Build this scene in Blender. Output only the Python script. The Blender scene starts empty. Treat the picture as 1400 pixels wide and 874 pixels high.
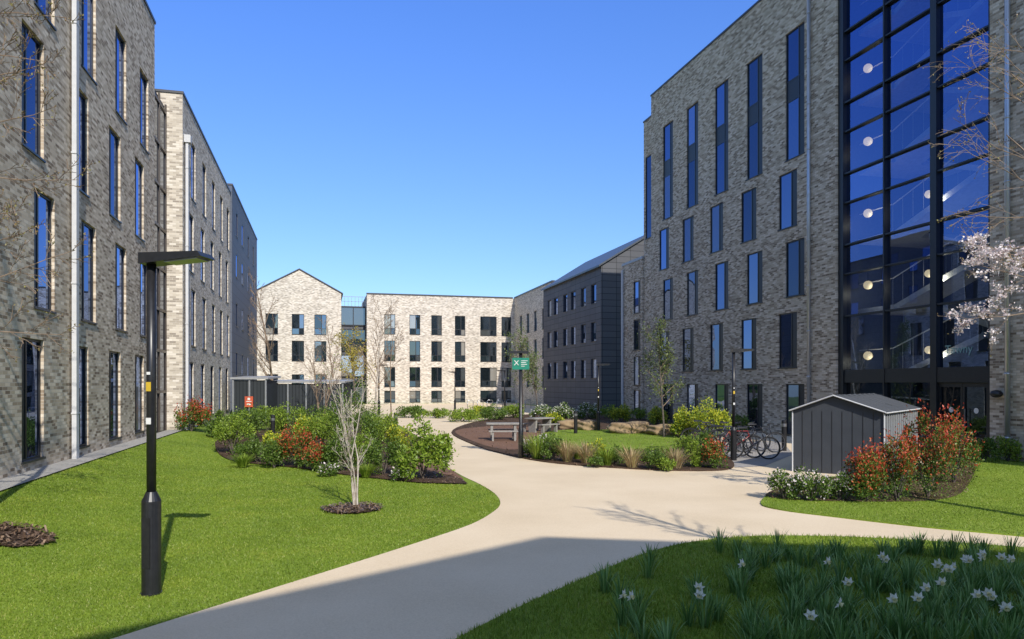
import bpy, bmesh, math, random
import numpy as np
from mathutils import Vector, Matrix
random.seed(7); rng = np.random.default_rng(7)
SC = bpy.context.scene; COL = SC.collection
TH = math.atan(.26); SN, CS = math.sin(TH), math.cos(TH); H = 2.3
def ray(px):
    u = (px-700)/1000; return (SN+CS*u, CS-SN*u)
def sst(t):
    t = np.clip(t, 0, 1); return t*t*(3-2*t)
def gz(x, y): return .48*sst((-2.4-x)/3.2)*sst((y-5)/5)
def G(px, py):
    X, Y = ray(px); z = 0
    for _ in range(8):
        d = (H-z)*1000/(py-525); z = float(gz(X*d, Y*d))
    return (X*d, Y*d)
def dist(px, py): X, Y = G(px, py); return X*SN+Y*CS

# ------------------------------------------------------------------ materials
def newmat(name):
    m = bpy.data.materials.new(name); m.use_nodes = True
    nt = m.node_tree; return m, nt, nt.nodes['Principled BSDF']
def N(nt, t, **k):
    n = nt.nodes.new(t)
    for a, b in k.items(): setattr(n, a, b)
    return n
def ramp(nt, stops, const=False):
    r = N(nt, 'ShaderNodeValToRGB'); e = r.color_ramp.elements
    if const: r.color_ramp.interpolation = 'CONSTANT'
    e[0].position, e[0].color = stops[0][0], (*stops[0][1], 1)
    e[1].position, e[1].color = stops[-1][0], (*stops[-1][1], 1)
    for p, c in stops[1:-1]:
        x = e.new(p); x.color = (*c, 1)
    return r
def simple(name, c1, c2=None, rough=.6, scale=8, metal=0, bump=0, spec=.5, detail=6):
    m, nt, b = newmat(name); c2 = c2 or tuple(v*.8 for v in c1)
    tc = N(nt, 'ShaderNodeTexCoord'); n = N(nt, 'ShaderNodeTexNoise')
    n.inputs['Scale'].default_value = scale; n.inputs['Detail'].default_value = detail
    nt.links.new(tc.outputs['Object'], n.inputs['Vector'])
    r = ramp(nt, [(.3, c1), (.7, c2)]); nt.links.new(n.outputs['Fac'], r.inputs['Fac'])
    nt.links.new(r.outputs['Color'], b.inputs['Base Color'])
    b.inputs['Roughness'].default_value = rough; b.inputs['Metallic'].default_value = metal
    b.inputs['Specular IOR Level'].default_value = spec
    if bump:
        bp = N(nt, 'ShaderNodeBump'); bp.inputs['Strength'].default_value = bump; bp.inputs['Distance'].default_value = .02
        nt.links.new(n.outputs['Fac'], bp.inputs['Height']); nt.links.new(bp.outputs['Normal'], b.inputs['Normal'])
    return m
def wallvec(nt):
    tc = N(nt, 'ShaderNodeTexCoord'); s = N(nt, 'ShaderNodeSeparateXYZ'); a = N(nt, 'ShaderNodeMath', operation='ADD'); c = N(nt, 'ShaderNodeCombineXYZ')
    nt.links.new(tc.outputs['Object'], s.inputs[0]); nt.links.new(s.outputs[0], a.inputs[0]); nt.links.new(s.outputs[1], a.inputs[1])
    nt.links.new(a.outputs[0], c.inputs[0]); nt.links.new(s.outputs[2], c.inputs[1]); return tc, c
def brick(name, tones, mortar, w=.225, h=.075):
    m, nt, b = newmat(name); tc, v = wallvec(nt)
    t = N(nt, 'ShaderNodeTexBrick'); nt.links.new(v.outputs[0], t.inputs['Vector'])
    for k, x in (('Scale', 1), ('Mortar Size', .007), ('Mortar Smooth', .2), ('Brick Width', w), ('Row Height', h), ('Bias', 0)): t.inputs[k].default_value = x
    t.inputs['Color1'].default_value = (0, 0, 0, 1); t.inputs['Color2'].default_value = (1, 1, 1, 1); t.inputs['Mortar'].default_value = (.5, .5, .5, 1)
    r = ramp(nt, tones); nt.links.new(t.outputs['Color'], r.inputs['Fac'])
    n = N(nt, 'ShaderNodeTexNoise'); n.inputs['Scale'].default_value = .6; n.inputs['Detail'].default_value = 5; nt.links.new(tc.outputs['Object'], n.inputs['Vector'])
    r2 = ramp(nt, [(.3, (.9, .9, .9)), (.7, (1.06, 1.05, 1.04))]); nt.links.new(n.outputs['Fac'], r2.inputs['Fac'])
    mx = N(nt, 'ShaderNodeMix', data_type='RGBA'); nt.links.new(t.outputs['Fac'], mx.inputs[0]); nt.links.new(r.outputs['Color'], mx.inputs[6]); mx.inputs[7].default_value = (*mortar, 1)
    mu = N(nt, 'ShaderNodeMix', data_type='RGBA', blend_type='MULTIPLY'); mu.inputs[0].default_value = 1
    nt.links.new(mx.outputs[2], mu.inputs[6]); nt.links.new(r2.outputs['Color'], mu.inputs[7]); nt.links.new(mu.outputs[2], b.inputs['Base Color'])
    b.inputs['Roughness'].default_value = .9; b.inputs['Specular IOR Level'].default_value = .2
    bp = N(nt, 'ShaderNodeBump', invert=True); bp.inputs['Strength'].default_value = .5; bp.inputs['Distance'].default_value = .008
    nt.links.new(t.outputs['Fac'], bp.inputs['Height']); nt.links.new(bp.outputs['Normal'], b.inputs['Normal'])
    return m
def cladding(name, c1, c2, w, h, rough=.6, off=0, spec=.15, joint=.4, ms=.012):
    m, nt, b = newmat(name); tc, v = wallvec(nt)
    t = N(nt, 'ShaderNodeTexBrick'); t.offset = off; nt.links.new(v.outputs[0], t.inputs['Vector'])
    for k, x in (('Scale', 1), ('Mortar Size', ms), ('Mortar Smooth', .1), ('Brick Width', w), ('Row Height', h)): t.inputs[k].default_value = x
    t.inputs['Color1'].default_value = (*c1, 1); t.inputs['Color2'].default_value = (*c2, 1); t.inputs['Mortar'].default_value = (*[x*joint for x in c1], 1)
    nt.links.new(t.outputs['Color'], b.inputs['Base Color']); b.inputs['Roughness'].default_value = rough; b.inputs['Specular IOR Level'].default_value = spec
    return m
def glass(name, base=.35, tint=(.62, .76, 1), curtain=True, see=0, bump=.12, var=0):
    m, nt, b = newmat(name); out = nt.nodes['Material Output']
    oi = N(nt, 'ShaderNodeObjectInfo')
    if curtain:
        r = ramp(nt, [(0, (.008, .012, .014)), (.45, (.02, .03, .032)), (.62, (.07, .075, .07)), (.76, (.012, .016, .018)), (.9, (.28, .26, .22))], True)
        nt.links.new(oi.outputs['Random'], r.inputs['Fac']); nt.links.new(r.outputs['Color'], b.inputs['Base Color'])
    else: b.inputs['Base Color'].default_value = (.01, .014, .017, 1)
    b.inputs['Roughness'].default_value = .2; b.inputs['Specular IOR Level'].default_value = 0
    g = N(nt, 'ShaderNodeBsdfGlossy'); g.inputs['Color'].default_value = (*tint, 1); g.inputs['Roughness'].default_value = .01
    lw = N(nt, 'ShaderNodeLayerWeight'); lw.inputs['Blend'].default_value = .25
    wn = N(nt, 'ShaderNodeTexWhiteNoise', noise_dimensions='1D'); nt.links.new(oi.outputs['Random'], wn.inputs['W'])
    mm = N(nt, 'ShaderNodeMath', operation='MULTIPLY_ADD'); mm.inputs[1].default_value = var; mm.inputs[2].default_value = base-var/2; nt.links.new(wn.outputs['Value'], mm.inputs[0])
    ma = N(nt, 'ShaderNodeMath', operation='ADD', use_clamp=True); nt.links.new(mm.outputs[0], ma.inputs[1]); nt.links.new(lw.outputs['Fresnel'], ma.inputs[0])
    tc = N(nt, 'ShaderNodeTexCoord'); n = N(nt, 'ShaderNodeTexNoise'); n.inputs['Scale'].default_value = .9; n.inputs['Detail'].default_value = 1; nt.links.new(tc.outputs['Object'], n.inputs['Vector'])
    bp = N(nt, 'ShaderNodeBump'); bp.inputs['Strength'].default_value = bump; bp.inputs['Distance'].default_value = .03; nt.links.new(n.outputs['Fac'], bp.inputs['Height'])
    v1 = N(nt, 'ShaderNodeVectorMath', operation='MULTIPLY_ADD'); v1.inputs[1].default_value = (.06,)*3; v1.inputs[2].default_value = (-.03,)*3; nt.links.new(wn.outputs['Color'], v1.inputs[0])
    v2 = N(nt, 'ShaderNodeVectorMath', operation='ADD'); nt.links.new(v1.outputs[0], v2.inputs[0]); nt.links.new(bp.outputs['Normal'], v2.inputs[1])
    v3 = N(nt, 'ShaderNodeVectorMath', operation='NORMALIZE'); nt.links.new(v2.outputs[0], v3.inputs[0]); nt.links.new(v3.outputs[0], g.inputs['Normal'])
    mx = N(nt, 'ShaderNodeMixShader'); nt.links.new(ma.outputs[0], mx.inputs[0])
    if see:
        tr = N(nt, 'ShaderNodeBsdfTransparent'); tr.inputs['Color'].default_value = (see*.85, see*.98, see*1.05, 1); nt.links.new(tr.outputs[0], mx.inputs[1])
    else: nt.links.new(b.outputs[0], mx.inputs[1])
    nt.links.new(g.outputs[0], mx.inputs[2]); nt.links.new(mx.outputs[0], out.inputs['Surface'])
    return m
def leafmat(name, stops, trans=.3, rough=.45, patch=0):
    m, nt, b = newmat(name); out = nt.nodes['Material Output']
    ge = N(nt, 'ShaderNodeNewGeometry'); r = ramp(nt, stops); nt.links.new(ge.outputs['Random Per Island'], r.inputs['Fac']); col = r.outputs['Color']
    if patch:
        tc = N(nt, 'ShaderNodeTexCoord'); n = N(nt, 'ShaderNodeTexNoise'); n.inputs['Scale'].default_value = patch; n.inputs['Detail'].default_value = 5; n.inputs['Roughness'].default_value = .65; nt.links.new(tc.outputs['Object'], n.inputs['Vector'])
        r2 = ramp(nt, [(.3, (.7, .78, .75)), (.5, (.97, 1, 1)), (.7, (1.2, 1.1, 1.1))]); nt.links.new(n.outputs['Fac'], r2.inputs['Fac'])
        mu = N(nt, 'ShaderNodeMix', data_type='RGBA', blend_type='MULTIPLY'); mu.inputs[0].default_value = 1; nt.links.new(col, mu.inputs[6]); nt.links.new(r2.outputs['Color'], mu.inputs[7]); col = mu.outputs[2]
    nt.links.new(col, b.inputs['Base Color']); b.inputs['Roughness'].default_value = rough; b.inputs['Specular IOR Level'].default_value = .35
    t = N(nt, 'ShaderNodeBsdfTranslucent'); nt.links.new(col, t.inputs['Color'])
    mx = N(nt, 'ShaderNodeMixShader'); mx.inputs[0].default_value = trans
    nt.links.new(b.outputs[0], mx.inputs[1]); nt.links.new(t.outputs[0], mx.inputs[2]); nt.links.new(mx.outputs[0], out.inputs['Surface'])
    return m
def groundmat(name, stops, s1, s2, rough=.95, bump=.4):
    m, nt, b = newmat(name); tc = N(nt, 'ShaderNodeTexCoord')
    n1 = N(nt, 'ShaderNodeTexNoise'); n1.inputs['Scale'].default_value = s1; n1.inputs['Detail'].default_value = 4
    n2 = N(nt, 'ShaderNodeTexNoise'); n2.inputs['Scale'].default_value = s2; n2.inputs['Detail'].default_value = 3
    for n in (n1, n2): nt.links.new(tc.outputs['Object'], n.inputs['Vector'])
    mx = N(nt, 'ShaderNodeMix', data_type='FLOAT'); mx.inputs[0].default_value = .5; nt.links.new(n1.outputs['Fac'], mx.inputs[2]); nt.links.new(n2.outputs['Fac'], mx.inputs[3])
    r = ramp(nt, stops); nt.links.new(mx.outputs[0], r.inputs['Fac']); nt.links.new(r.outputs['Color'], b.inputs['Base Color'])
    b.inputs['Roughness'].default_value = rough; b.inputs['Specular IOR Level'].default_value = .2
    bp = N(nt, 'ShaderNodeBump'); bp.inputs['Strength'].default_value = bump; bp.inputs['Distance'].default_value = .01
    nt.links.new(n2.outputs['Fac'], bp.inputs['Height']); nt.links.new(bp.outputs['Normal'], b.inputs['Normal'])
    return m
TON = [(.0, (.195, .145, .1)), (.25, (.37, .295, .212)), (.55, (.51, .422, .312)), (.85, (.625, .53, .41)), (1, (.7, .61, .49))]
M = dict(
 brick=brick('buff_brick', [(p, tuple(min(.75, v*1.08) for v in c)) for p, c in TON], (.54, .475, .385)),  # tones lifted, so the left block's sun is partly put into colour
 brick_shade=brick('buff_brick_shaded', TON, (.48, .415, .33)),  # same brick for the right side, shade put into deeper tones and mortar
 brick_sun=brick('buff_brick_sunlit', [(p, (min(.72, c[0]*.86+.12), min(.66, c[1]*.9+.115), min(.58, c[2]*.95+.105))) for p, c in TON], (.58, .53, .45), .24, .08),  # same brick with sunlight painted in as paler tones
 clad=cladding('dark_cladding', (.09, .092, .102), (.108, .11, .12), 1.2, .5, joint=.35, ms=.02), cladb=cladding('blue_grey_cladding', (.1, .115, .15), (.11, .125, .16), 2.4, .6),
 shed=cladding('shed_panel', (.035, .04, .045), (.045, .05, .055), .14, 6, .5),
 roofmetal=cladding('seam_roof', (.06, .07, .085), (.065, .075, .09), .5, 40, .4, 0, .4),
 coping=simple('coping', (.05, .05, .055), rough=.4), copl=simple('pale_coping', (.35, .35, .35), rough=.4),
 frame=simple('window_frame', (.018, .019, .021), rough=.4), vent=simple('vent_panel', (.02, .022, .025), rough=.45),
 glass=glass('window_glass', .2, (.4, .55, 1), var=.3), farglass=glass('far_window_glass', .2, (.6, .75, .9), var=.2), cw=glass('curtain_glass', .27, (.3, .47, 1), False, .66, .03, .14), dglass=glass('dark_glass', .12, (.5, .65, .9), False, .35, .04),
 linkglass=glass('link_glass', .2, (.6, .65, .75), False),
 pipe=simple('galvanised', (.5, .51, .53), (.42, .43, .45), rough=.35, metal=.6, scale=4), pipel=simple('pale_pipe', (.56, .56, .56), (.5, .5, .5), rough=.7, spec=.2),
 black=simple('black_metal', (.012, .012, .014), (.02, .02, .022), rough=.35, scale=20), steel=simple('steel', (.4, .4, .42), rough=.3, metal=.8),
 white=simple('white_paint', (.75, .74, .7), rough=.5), inner=simple('inner_wall', (.12, .14, .16), rough=.8), slab=simple('floor_slab', (.72, .72, .7), rough=.7),
 path=groundmat('resin_path', [(.3, (.6, .475, .315)), (.5, (.71, .575, .4)), (.7, (.79, .655, .475))], .5, 60, .95, .25),
 grassg=groundmat('grass_ground', [(.3, (.1, .15, .015)), (.5, (.175, .25, .026)), (.7, (.245, .325, .042))], .7, 25),
 soil=groundmat('bark_soil', [(.3, (.03, .018, .01)), (.55, (.085, .052, .033)), (.75, (.2, .14, .095))], 3, 40, .95, 1),
 patio=groundmat('patio_brown', [(.3, (.15, .08, .05)), (.7, (.23, .135, .09))], 2, 60),
 gravel=groundmat('gravel', [(.3, (.2, .19, .17)), (.7, (.5, .48, .44))], 20, 60, .95, 1),
 pave=groundmat('grey_paving', [(.3, (.28, .26, .24)), (.7, (.4, .37, .34))], 3, 60),
 blade=leafmat('grass_blade', [(0, (.15, .22, .017)), (.5, (.225, .315, .031)), (.85, (.3, .385, .052)), (1, (.4, .4, .12))], .35, patch=.9),
 chip=leafmat('bark_chip', [(0, (.06, .035, .02)), (.6, (.16, .1, .06)), (1, (.3, .21, .14))], 0),
 green=leafmat('leaf_green', [(0, (.055, .105, .015)), (.6, (.11, .185, .028)), (1, (.2, .285, .055))]),
 light=leafmat('leaf_fresh', [(0, (.12, .195, .02)), (.6, (.22, .325, .037)), (1, (.34, .43, .06))]),
 red=leafmat('leaf_red', [(0, (.34, .035, .02)), (.5, (.52, .075, .035)), (1, (.56, .2, .07))]),
 euph=leafmat('leaf_euphorbia', [(0, (.38, .42, .025)), (1, (.66, .64, .06))]),
 tan=leafmat('grass_tan', [(0, (.36, .25, .12)), (.6, (.56, .43, .24)), (1, (.3, .3, .09))]),
 olive=leafmat('leaf_olive', [(0, (.07, .1, .028)), (.6, (.14, .18, .05)), (1, (.23, .27, .1))]),
 gold=leafmat('leaf_gold', [(0, (.26, .22, .04)), (1, (.46, .38, .08))]),
 petal=leafmat('petal_white', [(0, (.76, .73, .62)), (1, (.88, .86, .77))], .3), cream=leafmat('petal_cream', [(0, (.75, .65, .3)), (1, (.8, .72, .4))], .2),
 pink=leafmat('petal_pink', [(0, (.74, .59, .59)), (.6, (.83, .75, .73)), (1, (.88, .84, .82))], .3),
 daff=leafmat('leaf_daffodil', [(0, (.08, .17, .035)), (.6, (.15, .28, .065)), (1, (.26, .39, .12))], .25),
 bark=simple('bark', (.07, .055, .045), (.13, .11, .09), rough=.9, scale=15, bump=.6), pale=simple('pale_bark', (.52, .47, .4), (.26, .21, .16), rough=.8, scale=9),
 twig=simple('twig', (.17, .12, .085), (.26, .19, .13), rough=.9), bud=leafmat('bud', [(0, (.2, .12, .06)), (1, (.3, .28, .09))]),
 stone=simple('sandstone', (.36, .26, .145), (.23, .155, .085), rough=.95, scale=3, bump=.8), conc=simple('concrete', (.32, .3, .27), (.22, .21, .19), rough=.9, scale=12),
 rubber=simple('rubber', (.015, .015, .015), rough=.8), bikeg=simple('bike_paint', (.03, .035, .05), rough=.3), biker=simple('bike_paint_red', (.25, .03, .03), rough=.3),
 teal=simple('sign_teal', (.01, .2, .13), rough=.4), orange=simple('sign_orange', (.55, .1, .045), rough=.5), yellow=simple('label_yellow', (.6, .4, .03), rough=.5),
)
lampm, nt_, b_ = newmat('lamp_globe'); b_.inputs['Base Color'].default_value = (.8, .65, .42, 1); b_.inputs['Emission Color'].default_value = (1, .74, .42, 1); b_.inputs['Emission Strength'].default_value = 1.0

# ------------------------------------------------------------------ objects
def tag(o, label=None, cat=None, group=None, kind=None):
    if label: o['label'] = label
    if cat: o['category'] = cat
    if group: o['group'] = group
    if kind: o['kind'] = kind
    return o
def thing(name, label, cat, loc=(0, 0, 0), group=None):
    o = bpy.data.objects.new(name, None); COL.objects.link(o); o.location = loc; o.empty_display_size = .3
    return tag(o, label, cat, group)
def woff(p):
    v = Vector((0, 0, 0))
    while p: v = v+Vector(p.location); p = p.parent
    return v
def link(name, me, mat, parent=None, smooth=False):
    me.materials.append(mat)
    if smooth: me.polygons.foreach_set('use_smooth', [True]*len(me.polygons))
    o = bpy.data.objects.new(name, me); COL.objects.link(o); o.parent = parent; return o
class MB:
    def __init__(s): s.v = []; s.f = []
    def add(s, vs, fs):
        k = len(s.v); s.v += [tuple(v) for v in vs]; s.f += [tuple(i+k for i in f) for f in fs]
    def quad(s, *p): s.add(p, [tuple(range(len(p)))])
    def hexa(s, p): s.add(p, [(0, 3, 2, 1), (4, 5, 6, 7), (0, 1, 5, 4), (1, 2, 6, 5), (2, 3, 7, 6), (3, 0, 4, 7)])
    def box(s, x0, x1, y0, y1, z0, z1): s.hexa([(x0, y0, z0), (x1, y0, z0), (x1, y1, z0), (x0, y1, z0), (x0, y0, z1), (x1, y0, z1), (x1, y1, z1), (x0, y1, z1)])
    def tube(s, pts, rad, n=8, cap=True):
        pts = [Vector(p) for p in pts]; k = len(s.v); m = len(pts)
        if not hasattr(rad, '__len__'): rad = [rad]*m
        for i, p in enumerate(pts):
            d = (pts[min(i+1, m-1)]-pts[max(i-1, 0)]).normalized()
            a = d.cross(Vector((0, 0, 1)) if abs(d.z) < .9 else Vector((1, 0, 0))).normalized(); b = d.cross(a)
            for j in range(n):
                t = 2*math.pi*j/n; s.v.append(tuple(p+(a*math.cos(t)+b*math.sin(t))*rad[i]))
        for i in range(m-1):
            for j in range(n): s.f.append((k+i*n+j, k+i*n+(j+1) % n, k+(i+1)*n+(j+1) % n, k+(i+1)*n+j))
        if cap: s.f.append(tuple(k+j for j in range(n))[::-1]); s.f.append(tuple(k+(m-1)*n+j for j in range(n)))
    def ring(s, c, r, t, ax, n=24, q=6):
        c = Vector(c); a, b = ax
        k = len(s.v)
        for i in range(n):
            e = a*math.cos(2*math.pi*i/n)+b*math.sin(2*math.pi*i/n); w = a.cross(b)
            for j in range(q): s.v.append(tuple(c+e*(r+t*math.cos(2*math.pi*j/q))+w*t*math.sin(2*math.pi*j/q)))
        for i in range(n):
            for j in range(q): s.f.append((k+i*q+j, k+((i+1) % n)*q+j, k+((i+1) % n)*q+(j+1) % q, k+i*q+(j+1) % q))
    def build(s, name, mat, parent=None, smooth=False):
        off = woff(parent); me = bpy.data.meshes.new(name)
        me.from_pydata([(a-off.x, b-off.y, c-off.z) for a, b, c in s.v], [], s.f); me.update()
        return link(name, me, M[mat] if isinstance(mat, str) else mat, parent, smooth)
def npobj(name, v, f, mat, parent=None):
    off = woff(parent); v = np.asarray(v, dtype=np.float32)-np.array(off, dtype=np.float32); f = np.asarray(f, dtype=np.int32); k = f.shape[1]
    me = bpy.data.meshes.new(name); me.vertices.add(len(v)); me.vertices.foreach_set('co', v.ravel())
    me.loops.add(f.size); me.loops.foreach_set('vertex_index', f.ravel()); me.polygons.add(len(f)); me.polygons.foreach_set('loop_start', np.arange(0, f.size, k, dtype=np.int32))
    me.update(calc_edges=True); me.validate(); return link(name, me, M[mat], parent)
def copy_tree(o, parent=None):
    c = o.copy(); COL.objects.link(c)
    if parent: c.parent = parent
    for ch in list(o.children): copy_tree(ch, c)
    return c
def text(body, size, mat, parent, name, o, X, Y):
    cu = bpy.data.curves.new('t', 'FONT'); cu.body = body; cu.size = size; cu.extrude = .004
    t = bpy.data.objects.new('t', cu); COL.objects.link(t); dg = bpy.context.evaluated_depsgraph_get(); me = bpy.data.meshes.new_from_object(t.evaluated_get(dg))
    bpy.data.objects.remove(t)
    X, Y = Vector(X), Vector(Y); Z = X.cross(Y); off = woff(parent)
    mtx = Matrix(((X.x, Y.x, Z.x, o[0]-off.x), (X.y, Y.y, Z.y, o[1]-off.y), (X.z, Y.z, Z.z, o[2]-off.z), (0, 0, 0, 1)))
    me.transform(mtx); return link(name, me, M[mat], parent)

# ------------------------------------------------------------------ ground
def smooth(pts, n=5, closed=False):
    P = [np.array(p, float) for p in pts]; out = []; L = len(P)
    for i in range(L if closed else L-1):
        a, b, c, d = (P[(i-1) % L] if closed or i else P[0]), P[i], P[(i+1) % L], (P[(i+2) % L] if closed else P[min(i+2, L-1)])
        for k in range(n):
            t = k/n; out.append(tuple(.5*((2*b)+(c-a)*t+(2*a-5*b+4*c-d)*t*t+(3*b-a-3*c+d)*t**3)))
    if not closed: out.append(tuple(P[-1]))
    return out
def sheet(name, pts, off, mat, maxlen=3, kind='structure', label=None, cat=None, edge=0):
    bm = bmesh.new(); f = bm.faces.new([bm.verts.new((x, y, 0)) for x, y in pts])
    if f.normal.z < 0: bmesh.ops.reverse_faces(bm, faces=[f])
    bmesh.ops.triangulate(bm, faces=bm.faces[:])
    for _ in range(7):
        es = [e for e in bm.edges if e.calc_length() > maxlen]
        if not es: break
        bmesh.ops.subdivide_edges(bm, edges=es, cuts=1); bmesh.ops.triangulate(bm, faces=bm.faces[:])
    for v in bm.verts: v.co.z = float(gz(v.co.x, v.co.y))+off
    bmesh.ops.recalc_face_normals(bm, faces=bm.faces[:])
    if sum(f.normal.z for f in bm.faces) < 0: bmesh.ops.reverse_faces(bm, faces=bm.faces[:])
    if edge:
        be = [e for e in bm.edges if e.is_boundary]; r = bmesh.ops.extrude_edge_only(bm, edges=be)
        for v in [g for g in r['geom'] if isinstance(g, bmesh.types.BMVert)]: v.co.z -= edge
    me = bpy.data.meshes.new(name); bm.to_mesh(me); bm.free(); o = link(name, me, M[mat]); return tag(o, label, cat, None, kind)
xs = np.concatenate([[-600, -150, -40, -12], np.arange(-8, -1.9, .2), [0, 5, 15, 40, 150, 600]]); ys = np.concatenate([[-600, -100, 0, 4], np.arange(5, 10.2, .25), [20, 40, 70, 120, 300, 800]])
XX, YY = np.meshgrid(xs, ys); V = np.stack([XX.ravel(), YY.ravel(), gz(XX, YY).ravel()], 1); nx = len(xs)
Fq = [(j*nx+i, j*nx+i+1, (j+1)*nx+i+1, (j+1)*nx+i) for j in range(len(ys)-1) for i in range(nx-1)]
tag(npobj('ground', V, Fq, 'grassg'), kind='structure')
gp = lambda L: [G(*p) for p in L]
LE = gp([(155, 874), (300, 828), (450, 781), (560, 746), (640, 719), (672, 702), (684, 689), (676, 675), (655, 662), (630, 650), (612, 638), (600, 622), (585, 608), (560, 590), (540, 579), (515, 571), (480, 566)])
LEs = smooth(LE)
sheet('path', [(-6, 1), (-6, 4), (-4, 5.6), (-2.6, 6.7)]+LEs+[(-4, 66), (-4, 83.5), (4, 84.5), (22, 85), (21, 55), (19.75, 45), (19.75, 6), (14, 1)], .008, 'path', .6)
ISL = smooth(gp([(617, 592), (650, 610), (690, 622), (740, 632), (800, 638), (880, 643), (950, 645), (995, 643), (1003, 634), (985, 620), (965, 608), (958, 596), (962, 585), (930, 576), (870, 570), (800, 566), (740, 566), (680, 572), (640, 580)]), 4, True)
sheet('planting_bed', ISL, .04, 'soil', 3, edge=.05)
ILAW = smooth(gp([(728, 604), (790, 615), (900, 617), (935, 608), (905, 592), (830, 589), (760, 590)]), 4, True)
sheet('lawn', ILAW, .048, 'grassg', 3)
sheet('patio', smooth(gp([(622, 592), (655, 608), (690, 616), (718, 614), (732, 603), (745, 590), (700, 583), (645, 586)]), 4, True), .046, 'patio')
R1 = smooth(gp([(1040, 690), (1070, 699), (1140, 708), (1260, 722), (1400, 735), (1520, 747), (1560, 690), (1500, 640), (1400, 630), (1330, 627), (1250, 640), (1120, 656), (1060, 674)]), 4, True)
sheet('lawn', R1, .03, 'grassg', 1.5, edge=.04)
R1B = smooth(gp([(1050, 676), (1065, 684), (1160, 688), (1280, 686), (1322, 668), (1330, 631), (1250, 642), (1110, 658)]), 4, True)
sheet('planting_bed', R1B, .038, 'soil', 1.5)
BR = smooth(gp([(600, 890), (700, 838), (800, 793), (880, 760), (950, 743), (1050, 735), (1200, 738), (1400, 751), (1550, 763)])) + [(13, 4), (10, 1), (1.6, 1), (.6, 4)]
sheet('lawn', BR, .03, 'grassg', 1, edge=.04)
BEDF = gp([(640, 663), (600, 662), (560, 660), (470, 650), (400, 640), (330, 633), (300, 622), (294, 606), (300, 594)])
LB = smooth(BEDF, 4)+smooth(gp([(400, 578), (500, 575), (528, 580), (556, 592), (580, 607), (597, 622), (610, 640)]), 3)
sheet('planting_bed', LB, .03, 'soil', .35)
sheet('patio', smooth(gp([(560, 640), (615, 652), (634, 657), (612, 640), (600, 624), (580, 608), (555, 600), (535, 612)]), 3, True), .038, 'patio', .6)
sheet('gravel_strip', [(-5.8, 5), (-5.25, 5), (-5.25, 31), (-5.8, 31)], .035, 'gravel', .35)
sheet('paving', gp([(1005, 640), (1045, 638), (1085, 622), (1070, 605), (1010, 603), (970, 612), (990, 625)]), .014, 'pave')
chips = []
for c, r in ((G(482, 697), .5), (G(2, 733), .58)):
    sheet('mulch_circle', [(c[0]+r*(1+.06*math.sin(5*a)+.05*math.sin(11*a+1))*math.cos(a), c[1]+r*(1+.05*math.sin(3*a)+.05*math.cos(13*a))*math.sin(a)) for a in [i*math.pi/24 for i in range(48)]], .025, 'soil', .3)
    a = rng.uniform(0, 2*math.pi, 700); q = r*1.12*np.sqrt(rng.random(700)); chips.append(np.stack([c[0]+q*np.cos(a), c[1]+q*np.sin(a)], 1))
def inpoly(x, y, P):
    P = np.array(P); ins = np.zeros(len(x), bool)
    for (x0, y0), (x1, y1) in zip(P, np.roll(P, -1, 0)):
        with np.errstate(all='ignore'): c = ((y0 > y) != (y1 > y)) & (x < (x1-x0)*(y-y0)/(y1-y0+1e-12)+x0)
        ins ^= c
    return ins
for P, n in ((LB, 9000), (ISL, 6000), (R1B, 4000)):
    A = np.array(P); x = rng.uniform(A[:, 0].min(), A[:, 0].max(), n); y = rng.uniform(A[:, 1].min(), A[:, 1].max(), n); k = inpoly(x, y, P); chips.append(np.stack([x[k], y[k]], 1)+rng.normal(0, .06, (k.sum(), 2)))
cp = np.concatenate(chips); n = len(cp); a = rng.uniform(0, 6.28, n); l = rng.uniform(.015, .04, n); z = gz(cp[:, 0], cp[:, 1])+.045+rng.uniform(0, .02, n); dx, dy = np.cos(a)*l, np.sin(a)*l; tz = rng.normal(0, .012, n)
npC = np.stack([np.stack([cp[:, 0]+sx*dx-sy*dy*.4, cp[:, 1]+sx*dy+sy*dx*.4, z+sx*tz], 1) for sx, sy in ((-1, -1), (1, -1), (1, 1), (-1, 1))], 1).reshape(-1, 3)
tag(npobj('bark_mulch', npC, np.arange(4*n).reshape(-1, 4), 'chip'), 'loose brown bark chips scattered over the planting beds', 'bark mulch', None, 'stuff')
def blades(polys, off, label, near, far, dn, df, hh=(.012, .03), holes=()):
    V = []
    for P in polys:
        A = np.array(P); lo, hi = A.min(0), A.max(0); n = int((hi-lo).prod()*dn)
        x = rng.uniform(lo[0], hi[0], n); y = rng.uniform(lo[1], hi[1], n); d = x*SN+y*CS
        keep = inpoly(x, y, P) & (rng.random(n) < np.clip(1-(d-near)/(far-near), df/dn, 1)) & (d > 5.5)
        for (cx, cy, r) in holes: keep &= (x-cx)**2+(y-cy)**2 > r*r*(1+.25*rng.normal(size=n))
        x, y, d = x[keep], y[keep], d[keep]; n = len(x); a = rng.uniform(0, 2*math.pi, n); h = rng.uniform(*hh, n)
        w = .003*(1+.09*d); z = gz(x, y)+off; lx, ly = rng.normal(0, .016, n), rng.normal(0, .016, n)
        V.append(np.stack([np.stack([x-w*np.cos(a), y-w*np.sin(a), z], 1), np.stack([x+w*np.cos(a), y+w*np.sin(a), z], 1), np.stack([x+lx, y+ly, z+h], 1)], 1).reshape(-1, 3))
    V = np.concatenate(V); o = npobj('grass', V, np.arange(len(V)).reshape(-1, 3), 'blade'); tag(o, label, 'grass', None, 'stuff')
LLAWN = [(-5.25, 6), (-2.7, 6.7)]+smooth(LE[:9])+smooth(BEDF, 4)+[(-5.25, 28)]
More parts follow.
